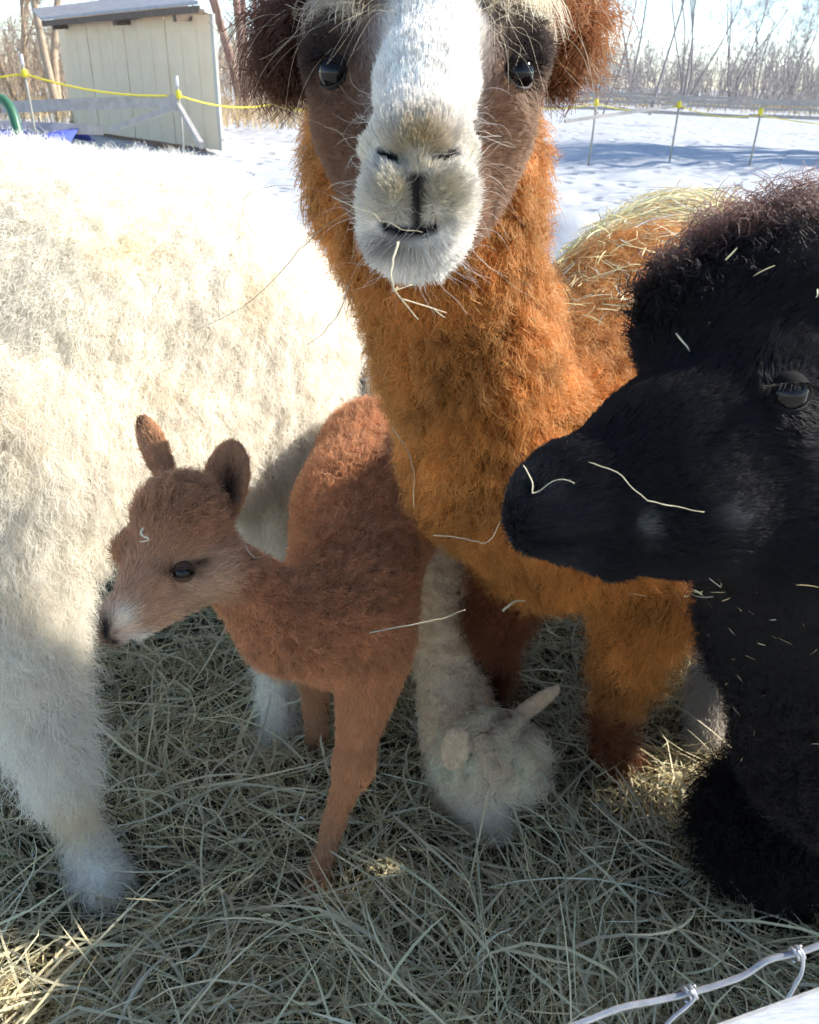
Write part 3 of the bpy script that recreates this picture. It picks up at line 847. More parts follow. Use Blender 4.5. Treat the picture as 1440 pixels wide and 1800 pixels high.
    g = np.exp(-((px - 738) / 70) ** 2 - ((py - 244) / 52) ** 2) * .95
    white = white * (1 - g[:, None]) + tan * g[:, None]
    gl = np.exp(-((px - 690) / 54) ** 2 - ((py - 338) / 58) ** 2) + np.exp(-((px - 782) / 50) ** 2 - ((py - 338) / 58) ** 2)
    white = white * (1 - .85 * np.clip(gl, 0, 1)[:, None]) + np.array((.34, .275, .155)) * .85 * np.clip(gl, 0, 1)[:, None]
    gr = np.exp(-((px - 690) / 60) ** 2 - ((py - 428) / 22) ** 2) * .85
    white = white * (1 - gr[:, None]) + np.array((.10, .095, .09)) * gr[:, None]
    ct['col'] = ct['col'] * (1 - w[:, None]) + white * w[:, None]
    # right cheek paler brown beside the muzzle, dark about the eyes
    for ex, ey, s in ((575, 105, 1.0), (935, 95, 1.0)):
        g = np.exp(-((px - ex) / 55) ** 2 - ((py - ey) / 50) ** 2) * (1 - w) * face * (dp < .70)
        ct['col'] = ct['col'] * (1 - .93 * g[:, None]) + np.array((.012, .009, .009)) * .93 * g[:, None]
    g = np.exp(-((px - 905) / 60) ** 2 - ((py - 270) / 110) ** 2) * (1 - w) * face * .7
    ct['col'] = ct['col'] * (1 - g[:, None]) + np.array((.36, .21, .12)) * g[:, None]
    # naked dark skin: the slit, the nostrils and the mouth
    nk = np.exp(-((px - 733) / np.interp(py, [296, 325, 400], [38, 22, 16])) ** 2 - (np.maximum(np.abs(py - 354) - 44, 0) / 9) ** 2)
    for xm, sl in ((682, .35), (788, -.35)):
        nk = np.maximum(nk, np.exp(-(np.maximum(np.abs(px - xm) - 15, 0) / 7) ** 2 - ((py - 274 - sl * (px - xm)) / 11) ** 2) * 1.3)
    nk = np.maximum(nk, np.exp(-(np.maximum(np.abs(px - 720) - 46, 0) / 9) ** 2 - ((py - 408 + .0045 * (px - 722) ** 2) / 16) ** 2) * 1.1)
    nk = np.where(head & (dp < .60), nk, 0)
    ct['dens'] = ct['dens'] * np.clip(1 - 1.9 * nk, 0, 1); ct['fur'] = ct['fur'] * (1 - .5 * np.clip(1.6 * nk, 0, 1))
    nk = np.clip(nk, 0, 1); sk = ct['col'] * (1 - nk[:, None]) + np.array((.010, .009, .010)) * nk[:, None]
    fsk = np.where(ct['fur'] < .013, .9, .40)[:, None]  # hide under the fleece darkened, so its partings look shaded
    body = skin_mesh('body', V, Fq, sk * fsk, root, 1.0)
    for ex, s_ in ((590, -1), (909, 1)): make_eye(root, V, Nv, ct, (ex, 128), .0138, nrm(A3(s_ * .62, -.78, .02)), lid=(.022, .016, .013), low=(.14, .12, .11) if s_ > 0 else (.03, .025, .022), opening=(.76, .84))  # right lower lid paler, a sunlit rim painted in
    # coats
    fm = np.clip(1 - (ct['fur'] - .012) / .008, 0, 1) * (dp < .75)
    c1 = dict(ct); c1['dens'] = ct['dens'] * fm
    if FUR > 0:
        p, r, c = grow(V, Fq, Nv, c1, 90000, .00028, 4, ((.006, .3),), .04, 1.0, .10, .12, .25, 11, droop=.2)
        make_curves('face_fur', p, r, c, HAIR_FACE, root)
        c3 = dict(ct); c3['dens'] = fm * (dp < .62) * (py > 180); c3['fur'] = np.full(len(V), .024); c3['lift'] = np.full(len(V), .45)
        c3['flow'] = nrm(ct['flow'] + A3(0, 0, -.6) + np.stack([np.sign(px - 735) * .6, 0 * px, 0 * px], 1))
        p, r, c = grow(V, Fq, Nv, c3, 170, .00010, 7, ((.05, .1),), .18, .6, .35, .6, .2, 14, droop=.9)
        make_curves('whiskers', p, r, np.clip(c * 1.2, .2, .9), HAIR_FACE, root)
        c4 = dict(ct); c4['dens'] = 1.0 * (py < 25) * (dp < .70) * (np.abs(px - 760) < 240); c4['fur'] = np.full(len(V), .060); c4['lift'] = np.full(len(V), .5)
        c4['flow'] = nrm(A3(0, -.3, -1) + np.stack([(px - 760) / 300, 0 * px, 0 * px], 1))
        p, r, c = grow(V, Fq, Nv, c4, 200, .00015, 9, ((.03, .55),), .16, .7, .35, .9, .2, 15, droop=.6)
        make_curves('forelock_wisps', p, r, np.tile(np.array((.72, .62, .42)), (len(p), 1)), HAIR_FACE, root)
        c2 = dict(ct); c2['dens'] = ct['dens'] * (1 - fm)
        ns = vnoise(V, .035, 5)[:, None]
        c2['col'] = ct['col'] * (.62 + .76 * ns)
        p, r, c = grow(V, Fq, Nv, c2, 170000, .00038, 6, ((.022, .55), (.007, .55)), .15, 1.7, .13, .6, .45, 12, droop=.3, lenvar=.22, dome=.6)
        make_curves('fleece', p, r, c, HAIR, root)
    return root, V, Nv

def proj_all(V):
    q = V - CAM; d = q @ _f
    return 720 + F_PX * (q @ _r) / d, 900 - F_PX * (q @ _u) / d, d

def ball_mesh(c, r, n=20, m=28):
    V, Fc = [], []
    for i in range(n + 1):
        th = math.pi * i / n
        for j in range(m):
            a = 2 * math.pi * j / m
            V.append(c + r * A3(math.sin(th) * math.cos(a), math.sin(th) * math.sin(a), math.cos(th)))
    for i in range(n):
        for j in range(m):
            Fc.append((i * m + j, (i + 1) * m + j, (i + 1) * m + (j + 1) % m, i * m + (j + 1) % m))
    return V, np.array(Fc)
def make_eye(root, V, Nv, ct, pix, r, look, lid, low, out=.003, sink=.78, opening=(.60, .86), bare=1.04, lashes=16, lash=.016, tall=1.0, lidang=62):
    """Eyeball set into the head, lids round it, lashes; the coat is kept off it and combed away from it."""
    px, py, dp = proj_all(V)
    near = (np.hypot(px - pix[0], py - pix[1]) < 14) & ((Nv * nrm(V - CAM)).sum(1) < 0)
    d = dp[near].min()
    c = P(pix[0], pix[1], d - out) + nrm(P(*pix, d) - CAM) * r * sink
    eye = link_mesh('eye', *ball_mesh(c, r), EYE, root)
    look = nrm(look); e1 = nrm(np.cross(look, A3(0, 0, 1))); e2 = np.cross(e1, look)
    up, dn = [], []
    for k in range(25):
        a = math.pi * k / 24
        for lst, sg, open_ in ((up, 1, opening[0]), (dn, -1, opening[1])):
            th = math.radians(lidang)
            v = math.cos(a) * e1 * math.sin(th) * 1.08 + sg * math.sin(a) * e2 * math.sin(th) * open_ * tall
            w = look * math.sqrt(max(1 - min(v @ v, .98), .02)) + v
            lst.append(c + nrm(w) * r * 1.04)
    m1 = mat('upper_lid_skin', lid, .85, .15); m2 = mat('lower_lid_skin', low, .8, .2)
    for lst, sg, m, nm in ((up, 1, m1, 'upper_eyelid'), (dn, -1, m2, 'lower_eyelid')):
        LV, LF = [], []
        rows = 6
        for k, e in enumerate(lst):
            a = math.pi * k / 24
            o = nrm((math.cos(a) * e1 + sg * math.sin(a) * e2) * 1.0 + look * .02)
            i0 = nrm(e - c)
            for j in range(rows):
                f = j / (rows - 1)
                LV.append(c + nrm(i0 * (1 - f) + o * f) * r * (1.025 + .02 * math.sin(math.pi * min(f * 1.4, 1)) ))
        for k in range(24):
            for j in range(rows - 1):
                q4 = (k * rows + j, k * rows + j + 1, (k + 1) * rows + j + 1, (k + 1) * rows + j)
                LF.append(q4 if sg < 0 else q4[::-1])
        ed = tube(lst, np.interp(np.linspace(0, 1, 25), [0, .5, 1], [.0004, .0011, .0004]), 6)
        link_mesh(nm, *merge([(LV, LF), ed]), m, eye)
    q = V - c; dist = np.linalg.norm(q, axis=1)
    ct['dens'] = ct['dens'] * np.clip((dist / r - bare) / .15, 0, 1)
    w = (np.exp(-(dist / (r * 2.0)) ** 2) * 1.6)[:, None]
    ct['flow'] = nrm(ct['flow'] + w * q / (dist[:, None] + 1e-6))
    ct['lift'] = ct['lift'] * (1 - .6 * np.exp(-(dist / (r * 1.8)) ** 2))
    if lashes and FUR > 0:
        rr = np.random.default_rng(int(pix[0])); pts = []
        U = np.array(up)
        for _ in range(lashes * 3):
            b = U[int(rr.integers(4, 21))]; o = nrm(b - c)
            d0 = nrm(o + e2 * .1 + rr.normal(0, .14, 3) + look * .5)
            l = lash * rr.uniform(.6, 1.1); t = np.linspace(0, 1, 6)[:, None]
            pts.append(b + d0 * l * t + A3(0, 0, -.55) * l * t ** 2)
        pts = np.array(pts); k = len(pts)
        make_curves('eyelashes', pts, np.tile(np.linspace(.00030, .0001, 6), (k, 1)), np.tile(np.array(lid) * .6, (k, 1)), HAIR_DARK, eye)
EYE = mat('wet_dark_eye', (.006, .004, .0035), .08, .30)
LID = mat('dark_eyelid_skin', (.015, .012, .012), .45, .4)


def paint(ct, w, c):
    w = np.clip(w, 0, 1)[:, None]; ct['col'] = ct['col'] * (1 - w) + np.array(c) * w
def blob(px, py, x, y, sx, sy): return np.exp(-((px - x) / sx) ** 2 - ((py - y) / sy) ** 2)
def bone(axis, side):
    """Rotation whose rows are: the long axis, the side, the thickness."""
    a = nrm(axis); s = nrm(side - a * (side @ a)); return np.stack([a, s, np.cross(a, s)])

def split_coat(root, V, Fq, Nv, ct, edge, face, fleece, hair, names=('face_fur', 'fleece')):
    """Short hair below the edge length, fleece above it."""
    if FUR <= 0: return
    fm = np.clip(1 - (ct['fur'] - edge) / .006, 0, 1)
    for nm, m, kw in ((names[0], fm, face), (names[1], 1 - fm, fleece)):
        if kw is None or m.max() < .1: continue
        c = dict(ct); c['dens'] = ct['dens'] * m
        kw = dict(kw); h = kw.pop('hair', hair); mott = kw.pop('mottle', 0)
        if mott: c['col'] = ct['col'] * (1 - mott + 2 * mott * vnoise(V, .035, 5)[:, None])
        p, r, q = grow(V, Fq, Nv, c, **kw)
        make_curves(nm, p, r, q, h, root)

# ------------------------------------------------------------------ the young rust brown one
def cria():
    B = Body()
    CO = (.58, .27, .125); DK = (.52, .26, .13); PALE = (.74, .48, .30)
    hb = nrm(P(420, 900, 1.05) - P(215, 1090, .93))
    sf = .008
    B.ball(P(322, 914, 1.0), (.063, .066, .060), None, .014, DK, hb, .55, .02, 'cran')
    B.limb(P(294, 975, .975), P(222, 1076, .935), .048, .026, sf, (.56, .30, .165), hb, .3, .025, 'face')
    B.limb(P(222, 1076, .935), P(202, 1110, .925), .026, .0205, sf, PALE, hb, .3, .012, 'muzzle')
    B.limb(P(360, 1000, 1.0), P(250, 1096, .955), .043, .018, sf, PALE, hb, .35, .022, 'jaw')
    B.ball(P(226, 965, .985), .024, None, sf, DK, hb, .35, .02)
    ax = P(402, 795, 1.045) - P(388, 905, 1.02)
    B.ball(P(396, 848, 1.030), (.062, .039, .015), bone(ax, A3(.9, -.45, .1)), .006, DK, nrm(ax), .25, .008, 'ear')
    B.dig('e', P(401, 848, 1.011), (.048, .024, .014), bone(ax, A3(.9, -.45, .1)), k=.006)
    ax2 = P(247, 728, 1.06) - P(292, 835, 1.04)
    B.ball(P(273, 790, 1.045), (.056, .0215, .012), bone(ax2, A3(.9, .2, .3)), .006, DK, nrm(ax2), .25, .008, 'ear')
    B.limb(P(388, 990, 1.03), P(508, 1095, 1.12), .038, .060, .014, CO, (.5, .3, -.6), .6, .03)
    B.limb(P(508, 1095, 1.12), P(606, 1092, 1.18), .060, .088, .014, CO, (.5, .3, -.6), .6, .04)
    B.limb(P(606, 1075, 1.18), P(645, 900, 1.36), .094, .112, .014, CO, (.2, .8, -.3), .6, .05)
    B.limb(P(645, 900, 1.36), P(660, 800, 1.47), .112, .105, .014, CO, (.2, .8, -.3), .6, .05)
    f = G(556, 1575) + A3(0, 0, .03)
    B.limb(P(655, 1150, 1.19), P(624, 1315, 1.25), .060, .031, .010, CO, (0, 0, -1), .35, .03)
    B.ball(P(622, 1345, 1.245), (.035, .035, .040), None, .010, CO, (0, 0, -1), .35, .02)
    B.limb(P(618, 1355, 1.26), P(588, 1440, 1.31), .028, .0195, .009, CO, (0, 0, -1), .35, .02)
    B.limb(P(588, 1440, 1.31), f, .0195, .023, .009, DK, (0, 0, -1), .3, .015)
    B.limb((-.13, 1.06, .45), (-.165, 1.16, .22), .055, .032, .010, DK, (0, 0, -1), .35, .03)
    B.limb((-.165, 1.16, .22), (-.165, 1.17, .02), .030, .024, .010, DK, (0, 0, -1), .35, .02)
    for x in (-.13, .01):
        B.limb((x, 1.40, .45), (x, 1.42, .25), .075, .035, .010, DK, (0, 0, -1), .35, .03)
        B.limb((x, 1.42, .25), (x, 1.42, .02), .030, .024, .010, DK, (0, 0, -1), .35, .02)
    lo, hi = P(180, 1160, .93) - .05, P(450, 720, 1.05) + .03
    lo2, hi2 = np.minimum(lo, hi), np.maximum(lo, hi)
    lo2[1] -= .05
    q = surf(B, (lo2, hi2))
    B.dig('l', q(200, 1116, .001), q(213, 1104, .001), .0028, .0018, k=.003)
    B.dig('l', q(204, 1136, .0), q(232, 1126, .0), .0018, .0016, k=.003)
    B.dig('l', q(232, 1126, .0), q(262, 1108, .0), .0016, .0010, k=.003)
    root, V, Fq, Nv, ct = finish('young_alpaca', 'young reddish brown alpaca with upright ears looking left before the white one', A3(-.08, 1.1, 0), B, .010, .0030, (lo2, hi2))
    px, py, dp = proj_all(V)
    hd = dp < 1.02
    paint(ct, blob(px, py, 215, 1085, 24, 22) * hd * 1.1, (.95, .80, .60))
    paint(ct, blob(px, py, 245, 1125, 34, 15) * hd * 1.2, (.95, .86, .74))
    paint(ct, blob(px, py, 186, 1110, 12, 30) * hd * 1.1, (.03, .022, .02))
    paint(ct, blob(px, py, 200, 1128, 14, 10) * hd * 1.0, (.02, .016, .016))
    paint(ct, blob(px, py, 318, 1006, 36, 14) * hd * 1.1, (.02, .015, .014))
    paint(ct, blob(px, py, 350, 990, 22, 9) * hd * .8, (.02, .015, .014))
    paint(ct, blob(px, py, 403, 860, 20, 45) * (dp > .99) * .95, (.035, .02, .016))
    paint(ct, blob(px, py, 246, 738, 12, 14) * .8, (.05, .025, .02))
    paint(ct, blob(px, py, 365, 1065, 55, 25) * hd * .6, (.45, .28, .16))
    make_eye(root, V, Nv, ct, (322, 1004), .0135, nrm(A3(.10, -.90, .30)), (.10, .055, .035), (.09, .05, .034), lash=.010, opening=(.46, .40), lidang=78, sink=.82)
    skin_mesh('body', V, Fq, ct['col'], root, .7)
    split_coat(root, V, Fq, Nv, ct, .0105,
        dict(hair=HAIR_FACE, n=60000, rad=.00030, k=4, clump=((.006, .3),), curl=.05, freq=1., messy=.12, clump_tilt=.15, cvar=.3, seed=21, droop=.2),
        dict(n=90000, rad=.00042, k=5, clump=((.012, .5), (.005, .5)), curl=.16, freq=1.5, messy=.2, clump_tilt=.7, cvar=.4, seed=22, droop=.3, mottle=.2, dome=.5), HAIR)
    return root, V, Nv

# ------------------------------------------------------------------ the big white one on the left
def white_alpaca():
    B = Body()
    W = (.85, .785, .655); Y = (.78, .64, .42)
    fl = .028
    B.limb(P(70, 570, 1.36), P(330, 565, 1.56), .285, .272, fl, W, (-.2, -.5, -.7), .6, .08)
    B.limb(P(330, 565, 1.56), P(410, 600, 1.60), .272, .225, fl, W, (.5, -.3, -.7), .6, .08)
    B.limb(P(520, 600, 1.62), P(500, 790, 1.62), .135, .11, fl, W, (.4, -.2, -.8), .6, .06)
    B.limb(P(40, 810, 1.27), P(420, 735, 1.57), .20, .18, fl, W, (0, -.4, -.8), .55, .08)
    hf = G(482, 1335)
    B.limb(P(500, 790, 1.62), P(490, 1080, 1.62), .12, .060, .03, W, (0, 0, -1), .4, .05)
    B.limb(P(490, 1080, 1.62), hf + A3(0, 0, .03), .055, .045, .03, W, (0, 0, -1), .35, .04)
    # near foreleg, hanging with long hair
    B.limb(P(-20, 800, 1.20), P(15, 1110, 1.22), .185, .098, .040, W, (.3, -.1, -.9), .45, .07)
    B.limb(P(15, 1110, 1.22), P(95, 1330, 1.27), .098, .070, .050, W, (.5, -.1, -.8), .35, .05)
    B.ball(P(104, 1375, 1.285), (.060, .055, .050), None, .036, W, (.5, -.1, -.8), .35, .03)
    B.limb(P(112, 1390, 1.29), P(150, 1470, 1.32), .048, .036, .026, Y, (.3, -.1, -.9), .35, .025)
    B.limb(P(152, 1480, 1.32), G(186, 1575) + A3(0, .0, .045), .046, .052, .030, W, (.5, -.2, -.7), .45, .02)
    # far foreleg, neck and head to the left
    B.limb(P(-150, 900, 1.5), P(-140, 1200, 1.6), .10, .06, .03, W, (0, 0, -1), .4, .05)
    B.limb(P(-140, 1200, 1.6), P(-140, 1310, 1.7), .05, .05, .03, W, (0, 0, -1), .4, .05)
    n0 = A3(-.78, 1.18, .90)
    B.limb(n0, (-1.0, 1.05, 1.25), .16, .12, .04, W, (0, 0, -1), .6, .08)
    B.limb((-1.0, 1.05, 1.25), (-1.05, 1.0, 1.45), .12, .10, .04, W, (0, 0, -1), .6, .06)
    B.limb((-1.05, 1.0, 1.47), (-1.22, .95, 1.42), .075, .04, .012, W, (1, 0, 0), .4, .04)
    root, V, Fq, Nv, ct = finish('white_alpaca', 'big creamy white alpaca seen from the side on the left', A3(-.5, 1.25, 0), B, .016, None, None)
    px, py, dp = proj_all(V)
    paint(ct, blob(px, py, 220, 440, 60, 30) * .5, (.70, .50, .24))
    paint(ct, blob(px, py, 445, 520, 28, 55) * .45, (.70, .54, .28))
    paint(ct, blob(px, py, 285, 690, 50, 30) * .3, (.75, .58, .32))
    paint(ct, blob(px, py, 470, 880, 60, 50) * .5, (.40, .30, .17))
    paint(ct, .55 * (vnoise(V, .11, 9) > .62) * blob(px, py, 60, 850, 250, 250), (.72, .62, .44))
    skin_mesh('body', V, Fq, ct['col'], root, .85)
    split_coat(root, V, Fq, Nv, ct, .004, None,
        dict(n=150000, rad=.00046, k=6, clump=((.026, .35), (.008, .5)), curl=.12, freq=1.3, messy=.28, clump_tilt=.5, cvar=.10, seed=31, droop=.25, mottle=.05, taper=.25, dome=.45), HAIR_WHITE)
    return root, V, Nv

# ------------------------------------------------------------------ cream one feeding with its head down
def cream_alpaca():
    B = Body()
    C = (.86, .65, .43); K = (.96, .75, .52)
    B.limb((.06, 1.62, .58), (.05, 2.05, .60), .150, .155, .03, C, (0, .6, -.7), .6, .05)
    B.limb((.06, 1.62, .58), P(772, 985, 1.62), .13, .066, .02, C, (0, 0, -1), .55, .05)
    B.limb(P(772, 985, 1.62), P(785, 1140, 1.58), .064, .064, .016, C, (0, -.3, -1), .5, .03)
    B.limb(P(785, 1140, 1.58), P(805, 1260, 1.52), .066, .074, .016, C, (0, -.3, -1), .5, .03)
    B.ball(P(854, 1332, 1.455), (.096, .084, .088), None, .044, K, (.1, -.6, -.6), .75, .03, 'top')
    B.limb(P(800, 1310, 1.50), P(800, 1390, 1.50), .062, .055, .014, C, (0, -.3, -1), .4, .03)
    B.limb(P(845, 1395, 1.45), P(868, 1462, 1.45), .064, .044, .010, (.92, .76, .58), (0, 0, -1), .4, .03)
    ax = P(990, 1203, 1.47) - P(890, 1275, 1.46)
    B.ball(P(935, 1242, 1.462), (.064, .020, .012), bone(ax, A3(.4, .2, .8)), .0072, C, nrm(ax), .3, .01, 'ear')
    ax2 = A3(-.25, -.85, .45)
    B.ball(P(800, 1318, 1.375), (.040, .027, .012), bone(nrm(_u + .25 * _r), _r), .0072, K, nrm(_u), .3, .008, 'ear')
    B.dig('e', P(797, 1318, 1.361), (.031, .020, .011), bone(nrm(_u + .25 * _r), _r), k=.006)
    for x, y in ((-.01, 1.62), (.13, 1.66), (-.01, 2.12), (.12, 2.12)):
        B.limb((x, y, .5), (x, y, .03), .06, .04, .02, C, (0, 0, -1), .4, .04)
    lo, hi = P(720, 1480, 1.40) - .1, P(1000, 1180, 1.5) + .05
    root, V, Fq, Nv, ct = finish('cream_alpaca', 'cream alpaca with a curly topknot, head down eating hay', A3(.06, 1.8, 0), B, .012, .005, (np.minimum(lo, hi), np.maximum(lo, hi)))
    px, py, dp = proj_all(V)
    paint(ct, blob(px, py, 870, 1290, 80, 22) * (dp < 1.47) * .6, (.75, .62, .42))
    top = np.clip((ct['fur'] - .026) / .008, 0, 1)
    if FUR > 0:
        c3 = dict(ct); c3['dens'] = top; c3['col'] = np.clip(ct['col'] * (.8 + .4 * vnoise(V, .02, 6)[:, None]), 0, .97)
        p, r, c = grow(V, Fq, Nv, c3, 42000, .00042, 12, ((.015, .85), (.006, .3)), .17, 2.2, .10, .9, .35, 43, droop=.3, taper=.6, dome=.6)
        make_curves('topknot', p, r, c, HAIR_WHITE, root)
    ct['dens'] = ct['dens'] * (1 - top)
    skin_mesh('body', V, Fq, ct['col'], root, .8)
    split_coat(root, V, Fq, Nv, ct, .0075,
        dict(n=9000, rad=.0004, k=5, clump=((.006, .3),), curl=.05, freq=1., messy=.15, clump_tilt=.15, cvar=.2, seed=41, droop=.2),
        dict(n=36000, rad=.00055, k=6, clump=((.014, .6), (.006, .3)), curl=.16, freq=1.6, messy=.15, clump_tilt=1.0, cvar=.4, seed=42, droop=.2), HAIR_WHITE)
    return root, V, Nv

# ------------------------------------------------------------------ pale fawn one behind, head down as well
def fawn_alpaca():
    B = Body()
    C = (.46, .40, .33)
    B.limb((.95, 1.98, .55), (1.02, 2.5, .58), .15, .16, .03, C, (.6, 0, -.7), .6, .05)
    B.limb((.95, 1.98, .55), P(1330, 1110, 1.68), .11, .062, .02, C, (0, 0, -1), .5, .05)
    B.limb(P(1330, 1110, 1.68), P(1262, 1200, 1.60), .060, .054, .014, C, (0, -.3, -1), .4, .03)
    B.limb(P(1250, 1205, 1.60), P(1240, 1300, 1.58), .050, .046, .014, C, (0, -.3, -1), .4, .03)
    ax = P(1198, 1122, 1.58) - P(1285, 1190, 1.58)
    B.ball(P(1242, 1158, 1.575), (.060, .022, .013), bone(ax, A3(.5, -.1, .8)), .007, (.42, .40, .38), nrm(ax), .3, .01, 'ear')
    for x, y in ((.88, 2.0), (1.03, 2.0), (.94, 2.5), (1.1, 2.5)):
        B.limb((x, y, .5), (x, y, .03), .06, .04, .02, C, (0, 0, -1), .4, .04)
    root, V, Fq, Nv, ct = finish('fawn_alpaca', 'pale greyish fawn alpaca grazing half hidden behind the black ones', A3(.98, 2.2, 0), B, .009, None, None)
    skin_mesh('body', V, Fq, ct['col'], root, .7)
    split_coat(root, V, Fq, Nv, ct, .004, None,
        dict(n=30000, rad=.0005, k=5, clump=((.012, .4), (.006, .3)), curl=.12, freq=1.4, messy=.15, clump_tilt=.4, cvar=.2, seed=51, droop=.3), HAIR)
    return root, V, Nv

# ------------------------------------------------------------------ black one in profile on the right
def black_alpaca():
    B = Body()
    K = (.011, .0105, .0115); TK = (.026, .017, .016)
    hb = nrm(P(1400, 640, .56) - P(960, 890, .52)); sf = .007
    B.ball(P(1380, 640, .595), (.085, .062, .085), None, .010, K, hb, .3, .03)
    B.limb(P(1300, 725, .572), P(1170, 780, .558), .060, .044, sf, K, hb, .25, .03)
    B.limb(P(1170, 780, .558), P(985, 860, .540), .044, .0285, sf, K, hb, .25, .03)
    B.limb(P(985, 860, .540), P(955, 872, .535), .0285, .0200, .0045, K, hb, .25, .02)
    B.ball(P(948, 885, .533), (.0165, .020, .024), None, .0045, K, hb, .25, .015)
    B.ball(P(1245, 622, .588), (.044, .045, .045), None, .012, K, hb, .35, .04)
    B.limb(P(1150, 860, .555), P(952, 922, .535), .046, .0215, .0045, K, hb, .25, .02, 'lip')
    B.limb(P(1420, 880, .60), P(1220, 900, .565), .055, .044, sf, K, hb, .25, .04, 'cheek')
    B.limb(P(1220, 900, .565), P(1080, 975, .552), .040, .0165, sf, K, hb, .25, .02, 'jaw')
    B.limb(P(1080, 975, .552), P(985, 968, .540), .0165, .010, .006, K, hb, .25, .012, 'jaw')
    B.ball(P(1395, 655, .548), (.030, .020, .022), None, sf, K, hb, .25, .02, 'brow')
    B.limb(P(1205, 515, .600), P(1330, 490, .61), .034, .052, .030, TK, (-.4, -.2, .5), .75, .03, 'top')
    B.limb(P(1330, 490, .61), P(1520, 475, .64), .052, .060, .030, TK, (0, -.2, .5), .75, .03, 'top')
    B.limb(P(1190, 560, .590), P(1330, 540, .59), .030, .050, .018, K, (-.5, -.2, .2), .5, .03)
    B.limb(P(1500, 340, .66), P(1540, 150, .68), .026, .012, .01, K, (0, 0, 1), .3, .02)
    fl = .022; N_ = (.016, .014, .016)
    B.limb(P(1390, 920, .615), P(1425, 1090, .80), .062, .090, .014, K, (0, -.2, -1), .4, .05)
    B.limb(P(1480, 800, .67), P(1430, 1080, .81), .090, .096, fl, N_, (0, -.2, -1), .5, .05)
    B.limb(P(1430, 1080, .81), P(1500, 1290, .96), .096, .125, fl, N_, (0, -.2, -1), .5, .05)
    B.limb(P(1500, 1290, .96), (.80, .88, .72), .125, .185, fl, N_, (0, 0, -1), .5, .06)
    B.limb((.80, .90, .79), (1.40, .96, .79), .19, .20, fl, N_, (0, 0, -1), .5, .08)
    for x, y in ((.78, .83), (.80, 1.02), (1.40, .92), (1.40, 1.10)):
        B.limb((x, y, .55), (x, y, .25), .09, .06, .03, K, (0, 0, -1), .4, .05)
        B.limb((x, y, .25), (x, y, .03), .055, .055, .03, K, (0, 0, -1), .4, .04)
    lo, hi = np.minimum(P(890, 1040, .5), P(1440, 340, .5)) - .02, np.maximum(P(1440, 340, .60), P(890, 1040, .60)) + .02
    q = surf(B, (lo, hi))
    B.dig('l', q(928, 952, .001), q(1000, 950, .0005), .0042, .0040, k=.005)
    B.dig('l', q(1000, 950, .0005), q(1060, 942, .0005), .0040, .0034, k=.005)
    B.dig('l', q(1060, 942, .0005), q(1118, 915, .0005), .0034, .0022, k=.005)
    B.dig('l', q(918, 878, .002), q(935, 852, .002), .0050, .0058, k=.004)
    B.dig('l', q(935, 852, .002), q(962, 842, .001), .0058, .0025, k=.004)
    root, V, Fq, Nv, ct = finish('black_alpaca', 'black alpaca in profile, its nose in front of the brown neck', A3(.9, .68, 0), B, .013, .0032, (lo, hi))
    px, py, dp = proj_all(V)
    t = np.clip((ct['fur'] - .02) / .012, 0, 1)
    tip = t * np.clip((640 - py) / 160, 0, 1) * (dp < .8)
    paint(ct, tip * (.15 + .85 * vnoise(V, .02, 4)), (.55, .27, .19))
    paint(ct, blob(px, py, 1135, 925, 16, 28) * .8 * (dp < .6) * (.4 + vnoise(V, .006, 8)), (.14, .135, .125))
    paint(ct, blob(px, py, 1285, 905, 26, 22) * .8 * (dp < .6) * (.4 + vnoise(V, .006, 8)), (.10, .10, .10))
    paint(ct, (blob(px, py, 990, 905, 70, 38) + blob(px, py, 1000, 985, 60, 18)) * .9 * (dp < .6), (.026, .025, .027))  # lips and chin painted a greyer black, standing in for their sheen
    nk = np.exp(-((py - np.interp(px, [920, 1000, 1060, 1118], [953, 951, 942, 915])) / 9) ** 2) * ((px > 915) & (px < 1120))
    paint(ct, blob(px, py, 940, 856, 40, 26) * (dp < .6) * .8, (.05, .048, .05))  # paler nostril rim painted in as a highlight
    nk = np.maximum(nk, blob(px, py, 938, 860, 24, 12) * 1.2) * (dp < .6)
    ct['dens'] = ct['dens'] * np.clip(1 - 1.4 * nk, 0, 1)
    paint(ct, nk, (.006, .006, .007))
    make_eye(root, V, Nv, ct, (1383, 690), .0140, nrm(A3(-.05, -.93, .12)), (.004, .004, .004), (.010, .010, .011), lash=.018, lashes=22, opening=(.60, .66), lidang=72, sink=.86)
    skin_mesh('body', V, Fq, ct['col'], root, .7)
    split_coat(root, V, Fq, Nv, ct, .012,
        dict(n=70000, rad=.00026, k=4, clump=((.006, .2),), curl=.04, freq=1., messy=.08, clump_tilt=.10, cvar=.4, seed=61, droop=.2),
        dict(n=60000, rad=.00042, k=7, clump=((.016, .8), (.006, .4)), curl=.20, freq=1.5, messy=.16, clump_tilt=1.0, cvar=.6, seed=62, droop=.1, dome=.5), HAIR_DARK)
    return root, V, Nv

